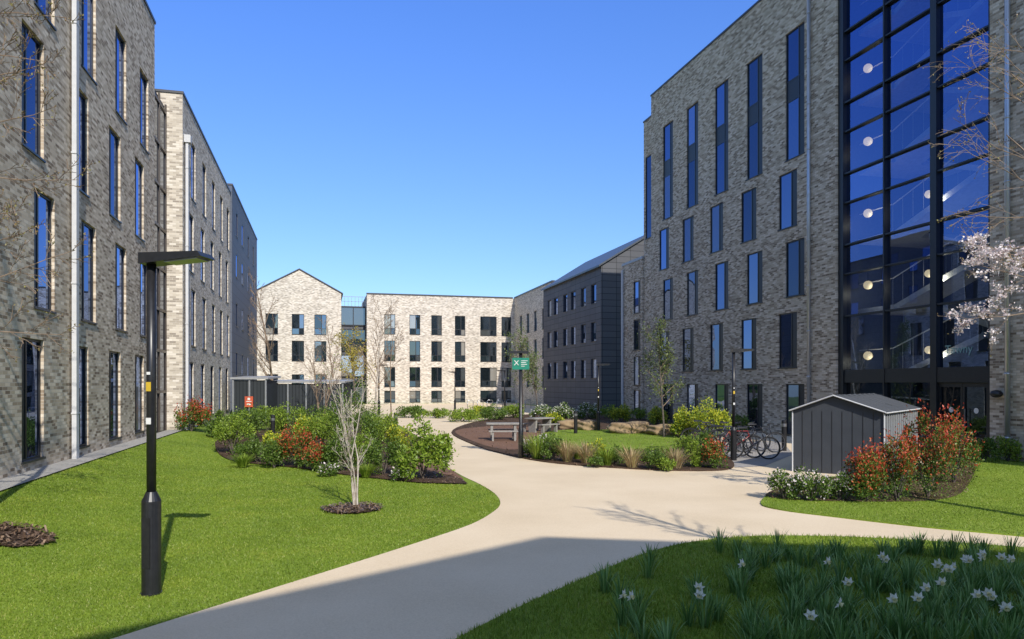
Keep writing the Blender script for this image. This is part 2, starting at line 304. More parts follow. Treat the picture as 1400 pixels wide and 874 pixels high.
blades([LLAWN], .0, 'sunlit mown grass of the lawn left of the path', 8, 26, 3400, 480, (.012, .03), holes=[(*G(482, 697), .47), (*G(2, 733), .54)])
blades([BR], .03, 'shaded grass of the daffodil lawn at bottom right', 6, 14, 3000, 900, (.025, .06))
blades([R1], .03, 'sunlit grass of the lawn beside the small gabled shelter', 9, 20, 1700, 500)
blades([ILAW], .046, 'grass of the small lawn in front of the boulders', 20, 40, 260, 160)

# ------------------------------------------------------------------ buildings
class Face:
    def __init__(s, o, U): s.o = Vector((o[0], o[1], 0)); s.U = Vector((U[0], U[1], 0)); s.n = Vector((U[1], -U[0], 0))
    def P(s, u, v, f=0): return s.o+s.U*u+s.n*f+Vector((0, 0, v))
    def box(s, mb, u0, u1, v0, v1, f0, f1): mb.hexa([s.P(u0, v0, f0), s.P(u0, v0, f1), s.P(u1, v0, f1), s.P(u1, v0, f0), s.P(u0, v1, f0), s.P(u0, v1, f1), s.P(u1, v1, f1), s.P(u1, v1, f0)])
    def quad(s, mb, u0, u1, v0, v1, f): mb.quad(s.P(u0, v0, f), s.P(u1, v0, f), s.P(u1, v1, f), s.P(u0, v1, f))
    def wall(s, mb, L, z0, z1, rects, dep=.16):
        us = sorted({0, L, *[r[0] for r in rects], *[r[1] for r in rects]}); vs = sorted({z0, z1, *[r[2] for r in rects], *[r[3] for r in rects]})
        for a, b in zip(us, us[1:]):
            for c, d in zip(vs, vs[1:]):
                m, n = (a+b)/2, (c+d)/2
                if not any(r[0] < m < r[1] and r[2] < n < r[3] for r in rects): s.quad(mb, a, b, c, d, 0)
        for a, b, c, d in [r[:4] for r in rects]:
            P = s.P
            mb.quad(P(a, c), P(a, d), P(a, d, -dep), P(a, c, -dep)); mb.quad(P(b, c), P(b, c, -dep), P(b, d, -dep), P(b, d))
            mb.quad(P(a, d), P(b, d), P(b, d, -dep), P(a, d, -dep)); mb.quad(P(a, c), P(a, c, -dep), P(b, c, -dep), P(b, c))
def window(fc, r, root, style='tall', dep=.16, gl='glass', fr='frame', side=1, sill=True, frac=.64):
    a, b, c, d = r[:4]; a += .003; b -= .003; c += .003; d -= .003; w = .05; mb = MB(); f0, f1 = -dep-.03, -dep+.05
    fc.box(mb, a, a+w, c, d, f0, f1); fc.box(mb, b-w, b, c, d, f0, f1); fc.box(mb, a+w, b-w, c, c+w, f0, f1); fc.box(mb, a+w, b-w, d-w, d, f0, f1)
    panes, vents = [], []
    if style in ('tall', 'double'):
        m = a+(b-a)*(frac if side > 0 else 1-frac)
        fc.box(mb, m-.03, m+.03, c+w, d-w, f0, f1-.004)
        p0, p1, q0, q1 = (a+w, m-.03, m+.03, b-w) if side > 0 else (m+.03, b-w, a+w, m-.03)
        if style == 'tall':
            panes = [(p0, p1, c+w, d-w)]; vents = [(q0, q1, c+w, d-w)]
        else:
            k = c+(d-c)*.46; k2 = c+(d-c)*.62
            fc.box(mb, a+w, b-w, k-.03, k+.03, f0, f1-.008); fc.box(mb, a+w, b-w, k2-.03, k2+.03, f0, f1-.008)
            panes = [(p0, p1, c+w, k-.03), (p0, p1, k2+.03, d-w)]; vents = [(q0, q1, c+w, k-.03), (q0, q1, k2+.03, d-w), (a+w, b-w, k+.03, k2-.03)]
    elif style == 'far':
        m = a+(b-a)*.6; k = c+(d-c)*.3
        fc.box(mb, m-.04, m+.04, c+w, d-w, f0, f1-.004); fc.box(mb, a+w, b-w, k-.03, k+.03, f0, f1-.008)
        panes = [(a+w, m-.04, k+.03, d-w), (m+.04, b-w, k+.03, d-w), (a+w, m-.04, c+w, k-.03), (m+.04, b-w, c+w, k-.03)]
    else: panes = [(a+w, b-w, c+w, d-w)]
    o = mb.build('window', fr, root)
    for p in panes: q = MB(); fc.quad(q, *p, -dep+.02); q.build('pane', gl, o)
    for p in vents: q = MB(); fc.box(q, *p, -dep-.02, -dep+.03); q.build('vent_panel', 'vent', o)
    if sill: q = MB(); fc.box(q, a-.03, b+.03, c-.035, c+.008, -dep+.05, .035); q.build('sill', fr, o)
def shell(mb, x0, x1, y0, y1, z0, z1, skip='', top=True):
    S = {'-x': [(x0, y1), (x0, y0)], '+x': [(x1, y0), (x1, y1)], '-y': [(x0, y0), (x1, y0)], '+y': [(x1, y1), (x0, y1)]}
    for k, ((ax, ay), (bx, by)) in S.items():
        if k not in skip.split(): mb.quad((ax, ay, z0), (bx, by, z0), (bx, by, z1), (ax, ay, z1))
    if top: mb.quad((x0, y0, z1), (x1, y0, z1), (x1, y1, z1), (x0, y1, z1))
def coping(root, x0, x1, y0, y1, z, mat='coping', h=.1, t=.35):
    mb = MB(); e = .04
    mb.box(x0-e, x1+e, y0-e, y0+t, z+.003, z+h); mb.box(x0-e, x1+e, y1-t, y1+e, z+.003, z+h); mb.box(x0-e, x0+t, y0+t, y1-t, z+.003, z+h); mb.box(x1-t, x1+e, y0+t, y1-t, z+.003, z+h)
    mb.build('coping', mat, root)
def pipe(root, x, y, z0, z1, r, mat, flat=False, hopper=False):
    mb = MB()
    if flat:
        mb.box(x-.05, x+.05, y-r, y+r, z0, z1)
        for z in np.arange(z0+1.2, z1, 3.1): mb.box(x-.06, x+.056, y-r-.02, y+r+.02, z-.02, z+.02)
    else:
        mb.tube([(x, y, z0), (x, y, z1)], r, 10)
        for z in np.arange(z0+.6, z1, 1.9): mb.tube([(x, y, z-.03), (x, y, z+.03)], r*1.15, 10)
    if hopper: mb.box(x-.1, x+.14, y-.16, y+.16, z1, z1+.3)
    mb.build('downpipe', mat, root, not flat)

# left near block
b1 = thing('apartment_block', 'brown brick block at far left with tall windows and a pale downpipe', 'building', (-5.8, 4, .3))
fc = Face((-5.8, 4), (0, 1)); R = []
for r, z in enumerate((.72, 3.9, 7.1, 10.25)):
    for y in (11, 14.1, 17.2, 20.3, 23.4, 26.35): u = y-4+(.65 if r % 2 else 0); R.append((u-.6, u+.6, z, z+2.52))
mb = MB(); fc.wall(mb, 24.6, 0, 15.2, R, .11); shell(mb, -17, -5.8, 4, 28.6, 0, 15.2, '+x'); mb.build('wall', 'brick', b1)
for r in R: window(fc, r, b1, 'tall', .11, side=-1, frac=.66)
coping(b1, -17, -5.8, 4, 28.6, 15.2); pipe(b1, -5.7, 19.55, .4, 15.3, .1, 'pipel', True)
# glazed link
lk = thing('glazed_stair_link', 'narrow dark glazed stair strip between the two left brick blocks', 'stairwell', (-5.92, 28.62, .3)); fc = Face((-5.92, 28.62), (0, 1)); mb = MB()
for u in (0, 1.2, 2.38): fc.box(mb, u, u+.08, .3, 13.2, -.02, .05)
for z in np.arange(.4, 13.2, 1.55): fc.box(mb, .08, 2.38, z, z+.1, -.02, .045)
f = mb.build('frame', simple('bronze', (.06, .045, .035), rough=.4), lk); mb = MB()
for z in np.arange(.4, 12, 1.55):
    q = MB(); fc.quad(q, .04, 2.42, z+.1, z+1.55, 0); q.build('pane', 'linkglass', f)
mb = MB(); mb.box(-9, -5.96, 28.63, 31.07, 0, 13.15); mb.build('core', 'clad', lk)
# left second block
b2 = thing('apartment_block', 'sunlit brick four storey block second along on the left', 'building', (-5.3, 31.1, .3))
fc = Face((-5.3, 31.1), (0, 1)); R = []
for r, z in enumerate((.8, 3.9, 7.0, 10.1)):
    for y in (33.1, 36.1, 39.1, 42.1, 45): u = y-31.1+(.5 if r % 2 else 0); R.append((u-.55, u+.55, z, z+2.4))
mb = MB(); fc.wall(mb, 15.5, 0, 13.7, R, .1); shell(mb, -15, -5.3, 31.1, 46.6, 0, 13.7, '+x'); mb.build('wall', 'brick_sun', b2)
for r in R: window(fc, r, b2, 'tall', .1, side=-1)
coping(b2, -15, -5.3, 31.1, 46.6, 13.7); pipe(b2, -5.19, 31.5, .4, 11.9, .1, 'pipel', True, True)
b3 = thing('clad_block', 'blue grey clad block at the far end of the left row', 'building', (-5.2, 46.65, 0))
fc = Face((-5.2, 46.65), (0, 1)); R = [(u-.5, u+.5, z, z+1.5) for z in (2.8, 5.9, 9, 11.6) for u in (2.5, 6, 10, 14)]
mb = MB(); fc.wall(mb, 17.3, 0, 14.2, R, .06); shell(mb, -15, -5.2, 46.65, 63.95, 0, 14.2, '+x'); mb.build('wall', 'cladb', b3)
for r in R: window(fc, r, b3, 'plain', .06)
coping(b3, -15, -5.2, 46.65, 63.95, 14.2)

# right tall block
bt = thing('apartment_block', 'tall six storey brown brick block on the right with a full height glass stairwell', 'building', (19.8, 8, 0))
fc = Face((19.8, 41.8), (0, -1)); R = []; D = []
CY = (27.55, 30.6, 33.55, 36.6, 39.55)
for y in CY: u = 41.8-y; D.append((u-.66, u+.66, 12.1, 17.7))
for r, (z0, z1) in enumerate(((.12, 2.3), (3.0, 5.42), (6.1, 8.52), (9.15, 11.6))):
    for y in CY: u = 41.8-y-(.5 if r in (1, 3) else 0); R.append((u-.66, u+.66, z0, z1))
GLZ = (16.9, 23.8, 0.02, 19.4)
mb = MB(); fcw = R+D+[GLZ]; fc.wall(mb, 33.8, 0, 20.15, fcw, .1); shell(mb, 19.8, 34, 8, 41.8, 0, 20.15, '-x'); mb.build('wall', 'brick_shade', bt)
for r in R: window(fc, r, bt, 'tall', .1, side=1, frac=.66)
for r in D: window(fc, r, bt, 'double', .1, side=1, frac=.66)
coping(bt, 19.8, 34, 8, 41.8, 20.15); pipe(bt, 19.68, 26.45, .1, 20.3, .075, 'pipe'); pipe(bt, 19.68, 17.3, .1, 20.3, .075, 'pipe')
# stairwell glazing
mb = MB(); A, B, c0, d0 = GLZ; MU = [A+.003, 19.3, 21.55, B-.003]; TZ = [2.35, 5.0, 7.8, 10.6, 13.4, 16.2, 19.39]
fc.box(mb, MU[0], MU[0]+.28, .03, 19.39, -.45, -.08); fc.box(mb, MU[3]-.12, MU[3], .03, 19.39, -.45, -.08)
fc.box(mb, MU[1]-.03, MU[1]+.03, .03, 19.39, -.38, -.1); fc.box(mb, MU[2]-.13, MU[2]+.13, .03, 19.39, -.38, -.098)
for i, z in enumerate(TZ):
    h = .5 if i == 0 else .06
    fc.box(mb, MU[0]+.28, MU[3]-.12, z-(0 if i == 0 else h), z+(h if i == 0 else 0), -.37, -.12)
    if 0 < i < 6: fc.box(mb, MU[0]+.28, MU[3]-.12, z+1.6, z+1.65, -.37, -.13)
cw = mb.build('curtain_wall', 'frame', bt); ed = [MU[0]+.28, MU[1]-.03, MU[1]+.03, MU[2]-.13, MU[2]+.13, MU[3]-.12]
for k in range(3):
    for i in range(6):
        segs = [(TZ[0]+.5, TZ[1]-.06)] if i == 0 else [(TZ[i], TZ[i]+1.6), (TZ[i]+1.65, TZ[i+1]-.06)]
        for z0, z1 in segs: q = MB(); fc.quad(q, ed[2*k], ed[2*k+1], z0, z1, -.25); q.build('pane', 'cw', cw)
for k in range(2):
    q = MB(); fc.quad(q, ed[2*k], ed[2*k+1], .03, 2.35, -.25); q.build('pane', 'dglass', cw)
for s in (0, 1):
    u0 = MU[2]+.13+s*.95; u1 = u0+.94; q = MB(); w = .07
    fc.box(q, u0, u0+w, .04, 2.34, -.3, -.2); fc.box(q, u1-w, u1, .04, 2.34, -.3, -.2); fc.box(q, u0+w, u1-w, .04, .25, -.3, -.2); fc.box(q, u0+w, u1-w, 2.2, 2.34, -.3, -.2)
    dr = q.build('door', 'frame', bt); q = MB(); fc.quad(q, u0+w, u1-w, .25, 2.2, -.25); q.build('pane', 'dglass', dr)
    q = MB(); x = u1-.14 if s == 0 else u0+.14; q.tube([fc.P(x, .9, -.14), fc.P(x, 1.5, -.14)], .018); q.build('handle', 'steel', dr)
    q = MB(); c = fc.P((u0+u1)/2, 1.45, -.235); q.add([c]+[c+fc.U*.09*math.cos(t)+Vector((0, 0, .09*math.sin(t))) for t in np.linspace(0, 2*math.pi, 17)[:-1]], [(0, i+1, (i+1) % 16+1) for i in range(16)]); q.build('notice', 'white', dr)
text('Tawny', .4, 'teal', bt, 'lettering', fc.P(21.9, 3.3, -.235), fc.U, (0, 0, 1)).data.materials[0] = simple('letter_teal', (.2, .36, .36), rough=.4)
q = MB(); q.box(24.6, 24.7, 17.9, 25, 0, 20); q.box(20.3, 24.6, 25.0, 25.1, 0, 20); q.box(20.3, 24.6, 17.8, 17.9, 0, 20); q.build('inner_wall', 'inner', bt)
for i, z in enumerate(TZ[:-1]):
    q = MB(); q.box(20.9, 24.5, 23.2, 24.98, z+.1, z+.3); q.box(20.9, 24.5, 17.95, 19.3, z+1.45, z+1.65); q.build('floor_slab', 'slab', bt)
    q = MB()
    for x0, x1, ya, za, yb, zb in ((21.0, 22.2, 23.2, z+.3, 19.3, z+1.65), (22.6, 23.9, 19.3, z+1.65, 23.2, z+3.1)):
        q.hexa([(x0, ya, za-.22), (x1, ya, za-.22), (x1, yb, zb-.22), (x0, yb, zb-.22), (x0, ya, za), (x1, ya, za), (x1, yb, zb), (x0, yb, zb)])
    q.build('stair_flight', 'slab', bt); q = MB()
    q.tube([(20.95, 23.2, z+1.3), (20.95, 19.3, z+2.65)], .025, 6); q.tube([(20.9, 24.9, z+1.3), (20.9, 23.2, z+1.3)], .025, 6)
    for t in np.linspace(0, 1, 9): q.tube([(20.95, 23.2-3.9*t, z+.3+1.35*t), (20.95, 23.2-3.9*t, z+1.3+1.35*t)], .01, 4)
    q.build('handrail', 'white', bt)
def uvs(c, r, sy=1):
    q = MB(); n, m = 14, 8
    for i in range(m+1):
        for j in range(n):
            a = math.pi*i/m; t = 2*math.pi*j/n; q.v.append((c[0]+r*math.sin(a)*math.cos(t), c[1]+r*math.sin(a)*math.sin(t), c[2]+r*sy*math.cos(a)))
    q.f = [(i*n+j, (i+1)*n+j, (i+1)*n+(j+1) % n, i*n+(j+1) % n) for i in range(m) for j in range(n)]; return q
ORD = ['lowest', 'second lowest', 'third lowest', 'fourth lowest', 'topmost']
def globe(c, r, lab, p):
    t = thing('globe_lamp', lab, 'lamp', c, 'round lamps inside the glass stairwell'); uvs(c, r).build('globe', lampm, t, True)
    q = MB(); q.tube([(c[0], c[1], c[2]+r), (c[0], c[1], c[2]+.5)], .012, 5); q.tube([(c[0], c[1], c[2]+r*.85), (c[0], c[1], c[2]+r*1.2)], .05, 8); q.build('stem', 'black', t)
    L = bpy.data.lights.new('lamp_light', 'POINT'); L.energy = p; L.color = (1, .88, .7); L.shadow_soft_size = .1; lo_ = bpy.data.objects.new('lamp_light', L); COL.objects.link(lo_); lo_.parent = t; lo_.location = (.1, -.35, -.25)
for i, z in enumerate((3.4, 6.15, 8.95, 11.75, 14.6)): globe((20.6, 24.1, z), .17, f'{ORD[i]} of the round cream lamps in the left column inside the glass stairwell', (14, 14, 9, 4, 3)[i])
for i, z in enumerate((3.5, 6.2, 9.0)): globe((20.75, 21.3, z), .14, f'{ORD[i]} of the smaller round lamps in the middle bay of the glass stairwell', (16, 16, 9)[i])
t = thing('wall_light', 'small dark dome light on brick pier right of the entrance doors', 'lamp', (19.7, 17.65, 2.0)); uvs((19.66, 17.65, 2.0), .17, .7).build('shade', 'black', t, True); q = MB(); q.box(19.7, 19.79, 17.6, 17.7, 1.95, 2.1); q.build('bracket', 'black', t)
# step at the far end, low brick part and dark clad block
bs = thing('apartment_block', 'narrow stepped brick end of the tall right block with a corner window', 'building', (19.95, 43.2, 0)); fc = Face((19.95, 43.2), (0, -1)); R = [(.25, 1.3, 11.5, 16.7)]
mb = MB(); fc.wall(mb, 1.39, 0, 19, R, .08); shell(mb, 19.95, 30, 41.81, 43.2, 0, 19, '-x'); mb.build('wall', 'brick_shade', bs); window(fc, R[0], bs, 'plain', .08); coping(bs, 19.95, 30, 41.81, 43.2, 19)
bl = thing('brick_annexe', 'low brick block with a pale downpipe between tall right block and dark clad block', 'building', (19.85, 46.4, 0)); fc = Face((19.85, 46.4), (0, -1)); R = [(1.8, 2.9, .3, 1.9), (1.8, 2.9, 2.2, 4.1), (1.8, 2.9, 4.5, 6.5), (1.8, 2.9, 6.9, 9)]
mb = MB(); fc.wall(mb, 3.19, 0, 10.3, R, .1); shell(mb, 19.85, 30, 43.21, 46.4, 0, 10.3, '-x'); mb.build('wall', 'brick_shade', bl)
for r in R: window(fc, r, bl, 'tall', .1)
coping(bl, 19.85, 30, 43.21, 46.4, 10.3, 'copl', .18); pipe(bl, 19.75, 46.2, 0, 10, .08, 'pipel', True)
bd = thing('clad_block', 'dark grey clad block with pitched metal roof beyond the right brick block', 'building', (21.5, 70.2, 0)); fc = Face((21.5, 70.2), (0, -1))
R = [(70.2-y-.6, 70.2-y+.6, z, z+1.6) for z in (2.75, 5.75, 8.85) for y in (68.2, 66.2, 63.4, 61.2, 58.6, 56.2)]
mb = MB(); fc.wall(mb, 15.7, 0, 11.7, R); shell(mb, 21.5, 30.5, 54.5, 70.2, 0, 11.7, '-x', False)
for y in (54.5, 70.2): mb.quad((21.5, y, 11.7), (30.5, y, 11.7), (26, y, 14.5))
mb.build('wall', 'clad', bd)
for r in R: window(fc, r, bd, 'plain')
mb = MB()
for x0, z0, x1, z1 in ((21.25, 11.6, 26, 14.56), (26, 14.56, 30.75, 11.6)):
    mb.hexa([(x0, 54.3, z0), (x1, 54.3, z1), (x1, 70.3, z1), (x0, 70.3, z0), (x0, 54.3, z0+.15), (x1, 54.3, z1+.15), (x1, 70.3, z1+.15), (x0, 70.3, z0+.15)])
mb.build('roof', 'roofmetal', bd)
# far buildings
bg = thing('apartment_block', 'gabled sunlit brick end block in the background on the left', 'building', (-6.9, 84, 0)); fc = Face((-6.9, 84), (1, 0))
R = [(x+6.9-w/2, x+6.9+w/2, z, z+2.25) for z in (1.1, 4.8, 7.75) for x, w in ((-5.3, 1.3), (-2.55, 1.3), (-.15, 1.3))]
mb = MB(); fc.wall(mb, 9, 0, 12.4, R, .14); shell(mb, -6.9, 2.1, 84, 99, 0, 12.4, '-y', False)
for y in (84, 99): mb.quad((-6.9, y, 12.4), (2.1, y, 12.4), (-2.4, y, 14.85))
mb.build('wall', 'brick_sun', bg)
for r in R: window(fc, r, bg, 'far', .14, 'farglass')
mb = MB()
for x0, z0, x1, z1 in ((-7.1, 12.32, -2.4, 14.9), (-2.4, 14.9, 2.3, 12.32)): mb.hexa([(x0, 83.9, z0), (x1, 83.9, z1), (x1, 99.1, z1), (x0, 99.1, z0), (x0, 83.9, z0+.14), (x1, 83.9, z1+.14), (x1, 99.1, z1+.14), (x0, 99.1, z0+.14)])
mb.build('roof', 'coping', bg)
bk = thing('glazed_link', 'recessed glazed link with roof railing between the two far brick blocks', 'building', (2.1, 87.5, 0)); fc = Face((2.11, 87.5), (1, 0)); mb = MB(); mb.box(2.11, 4.99, 87.6, 96, 0, 11.4); mb.build('core', 'clad', bk); mb = MB()
for u in (0, 1.4, 2.78): fc.box(mb, u, u+.1, 0, 11.3, -.05, .05)
for z in (0.1, 2.6, 3.1, 5.6, 6.1, 8.6, 9.1, 11.2): fc.box(mb, .1, 2.78, z, z+.12, -.05, .045)
f = mb.build('frame', 'frame', bk)
for z0, z1 in ((.22, 2.6), (3.2, 5.6), (6.2, 8.6), (9.2, 11.2)): q = MB(); fc.quad(q, .05, 2.83, z0, z1, 0); q.build('pane', 'farglass', f)
mb = MB()
for u in np.arange(0.05, 2.9, .4): fc.box(mb, u, u+.05, 11.4, 12.5, -.3, -.25)
fc.box(mb, 0.05, 2.85, 12.5, 12.56, -.31, -.24); fc.box(mb, 0.05, 2.85, 11.95, 11.99, -.3, -.25); mb.build('railing', 'steel', bk)
bf = thing('apartment_block', 'long flat roofed sunlit brick block closing the far end of the court', 'building', (5, 85.4, 0)); fc = Face((5, 85.4), (1, 0)); fw = Face((22.5, 85.4), (0, -1)); R = []
for z, h in ((.15, 1.35), (1.95, 2.3), (4.95, 2.35), (8.05, 2.3)):
    for x, w in ((7.6, 1.25), (10.5, 1.25), (13.05, 1.25), (15.85, 1.25), (19.3, 2), (21.5, 1.2)): R.append((x-5-w/2, x-5+w/2, z, z+h))
R2 = [(u-.55, u+.55, z, z+2.2) for z in (1.95, 4.95, 8.05) for u in (3, 6, 9, 12)]
mb = MB(); fc.wall(mb, 17.5, 0, 12.6, R, .14); fw.wall(mb, 15.1, 0, 12.6, R2, .14); mb.quad((5, 85.4, 12.6), (34, 85.4, 12.6), (34, 97, 12.6), (5, 97, 12.6)); mb.quad((22.5, 70.3, 12.6), (34, 70.3, 12.6), (34, 85.4, 12.6), (22.5, 85.4, 12.6)); mb.quad((5, 97, 0), (5, 85.4, 0), (5, 85.4, 12.6), (5, 97, 12.6)); mb.quad((34, 97, 0), (5, 97, 0), (5, 97, 12.6), (34, 97, 12.6))
mb.build('wall', 'brick_sun', bf)
for r in R: window(fc, r, bf, 'far', .14, 'farglass')
for r in R2: window(fw, r, bf, 'tall', .14, 'farglass')
mb = MB(); mb.box(4.95, 22.3, 85.33, 85.7, 12.604, 12.75); mb.box(22.42, 22.8, 70.3, 85.3, 12.604, 12.75); mb.build('coping', 'coping', bf)
# house behind the viewpoint
bh = thing('gabled_house', 'gabled brick house standing behind the shaded daffodil lawn', 'house', (5.6, -6.6, 0)); fc = Face((13.8, -6.6), (-1, 0)); R = [(u-.5, u+.5, z, z+1.6) for z in (1, 4, 7) for u in (3, 6.5, 10, 13.4)]
mb = MB(); fc.wall(mb, 14.8, 0, 9.2, R); shell(mb, -1, 13.8, -20, -6.6, 0, 9.2, '+y', False)
for y in (-20, -6.6): mb.quad((-1, y, 9.2), (13.8, y, 9.2), (5.6, y, 12), (-1, y, 9.45))
mb.quad((-1, -6.6, 9.2), (-1, -20, 9.2), (-1, -20, 9.45), (-1, -6.6, 9.45)); mb.build('wall', 'brick', bh)
for r in R: window(fc, r, bh, 'plain')
mb = MB()
for x0, z0, x1, z1 in ((-1.3, 9.35, 5.6, 12), (5.6, 12, 14.1, 9.1)): mb.hexa([(x0, -20.2, z0), (x1, -20.2, z1), (x1, -6.4, z1), (x0, -6.4, z0), (x0, -20.2, z0+.12), (x1, -20.2, z1+.12), (x1, -6.4, z1+.12), (x0, -6.4, z0+.12)])
mb.build('roof', 'roofmetal', bh)

# ------------------------------------------------------------------ street furniture
def at(px, py): x, y = G(px, py); return (x, y, float(gz(x, y)))
lamp = thing('street_lamp', 'black street lamp on the left lawn, nearest and tallest in the photo', 'street lamp', (0, 0, 0), 'black flat headed street lamps')
q = MB(); q.tube([(0, 0, -.2), (0, 0, .02), (0, 0, .021), (0, 0, 1.02), (0, 0, 1.12)], [.11, .11, .1, .1, .055], 20); lb = q.build('base_column', 'black', lamp, False)
q = MB(); q.box(-.045, .045, -.104, -.09, .3, .85); q.build('access_door', 'black', lb)
q = MB(); q.tube([(0, 0, 1.12), (0, 0, 3.62)], .05, 16); pl = q.build('pole', 'black', lamp, True)
q = MB(); q.box(-.028, .028, -.056, -.05, 2.22, 2.32); q.build('yellow_label', 'yellow', pl); q = MB(); q.box(-.028, .028, -.056, -.05, 1.86, 1.93); q.box(-.02, .02, -.0575, -.05, 2.4, 2.43); q.build('white_label', 'white', pl)
q = MB(); q.hexa([(-.07, -.13, 3.6), (.66, -.15, 3.665), (.66, .15, 3.665), (-.07, .13, 3.6), (-.07, -.13, 3.72), (.62, -.15, 3.72), (.62, .15, 3.72), (-.07, .13, 3.72)]); q.build('lamp_head', 'black', lamp)
q = MB(); q.hexa([(.22, -.11, 3.612), (.6, -.12, 3.645), (.6, .12, 3.645), (.22, .11, 3.612), (.22, -.11, 3.635), (.6, -.12, 3.668), (.6, .12, 3.668), (.22, .11, 3.635)]); q.build('lens', 'steel', lamp)
LP = [(1003, 630, 0, .9, 'black street lamp beside the parked bicycles'), (818, 590, 0, .88, 'black street lamp between the boulders and dark clad block'), (622, 562, 2.6, .9, 'distant black street lamp in front of the long far block'), (518, 568, .3, 1.0, 'distant black street lamp beside bare tree near the glazed link'), (690, 566, 3, .9, 'distant black street lamp just left of the green sign post')]
for px, py, rz, s, lab in LP:
    c = copy_tree(lamp); c.location = at(px, py); c.rotation_euler.z = rz-TH; c.scale = (s,)*3; c['label'] = lab
lamp.location = at(207, 812); lamp.rotation_euler.z = -TH-.12
bol = thing('bollard', '', 'bollard', group='black bollards along the path'); q = MB(); q.tube([(0, 0, -.1), (0, 0, .95), (0, 0, 1.0), (0, 0, 1.02)], [.085, .085, .08, .05], 16); q.build('post', 'black', bol); q = MB(); q.tube([(0, 0, .8), (0, 0, .9)], .087, 16); q.build('lens_band', 'steel', bol)
for i, (px, py, lab) in enumerate([(373, 604, 'black bollard among the shrubs of the left bed'), (541, 598, 'black bollard at the left edge of the path near the bend'), (787, 594, 'black bollard beside the boulders and small lawn'), (1072, 617, 'black bollard just left of the gabled shelter')]):
    c = bol if i == 0 else copy_tree(bol); c.location = at(px, py); c['label'] = lab; c.scale = (1, 1, 1.05)
sx, sy, _ = at(712, 627); sg = thing('sign_post', 'black lamp post carrying a small green and white sign beside the central bed', 'sign', (sx, sy, 0)); q = MB(); q.tube([(sx, sy, 0), (sx, sy, .9), (sx, sy, .96), (sx, sy, 3.26)], [.08, .08, .055, .055], 14); q.build('post', 'black', sg, True)
fs = Face((sx-.26*CS-.09*SN, sy+.26*SN-.09*CS), (CS, -SN)); q = MB(); fs.box(q, -.08, .5, 3.24, 3.31, -.2, .02); q.build('lamp_head', 'black', sg)
q = MB(); fs.box(q, 0, .52, 2.74, 3.1, -.02, .02); pn = q.build('sign_panel', 'teal', sg)
q = MB()
for k, l in enumerate((.2, .15, .18, .11)): fs.box(q, .27, .27+l, 3.0-k*.055, 3.016-k*.055, .02, .024)
for a, b in (((.06, 2.87), (.19, 3.02)), ((.19, 2.87), (.06, 3.02))): q.tube([fs.P(a[0], a[1], .025), fs.P(b[0], b[1], .025)], .013, 6)
q.build('sign_symbols', 'white', pn)
# picnic tables
pt = thing('picnic_table', 'grey concrete table with two benches on brown patio beside the path', 'table', (0, 0, 0), 'grey tables on the brown patio'); q = MB(); q.box(-.8, .8, -.38, .38, .7, .76); q.build('tabletop', 'conc', pt)
for s in (-1, 1):
    q = MB(); q.hexa([(s*.55-.06, -.25, 0), (s*.55+.06, -.25, 0), (s*.55+.06, .25, 0), (s*.55-.06, .25, 0), (s*.55-.06, -.3, .7), (s*.55+.06, -.3, .7), (s*.55+.06, .3, .7), (s*.55-.06, .3, .7)]); q.build('leg', 'conc', pt)
    q = MB(); q.box(-.7, .7, s*.72-.14, s*.72+.14, .4, .45); q.box(-.55, -.47, s*.72-.1, s*.72+.1, 0, .4); q.box(.47, .55, s*.72-.1, s*.72+.1, 0, .4); q.build('bench', 'conc', pt)
c = copy_tree(pt); c.location = (*G(738, 592), .046); c.rotation_euler.z = .5; c.scale = (.85, .85, .88); c['label'] = 'grey concrete table with benches farther back, right of the sign post'
pt.location = (*G(688, 603), .046); pt.rotation_euler.z = -.2; pt.scale = (.85, .85, .9)
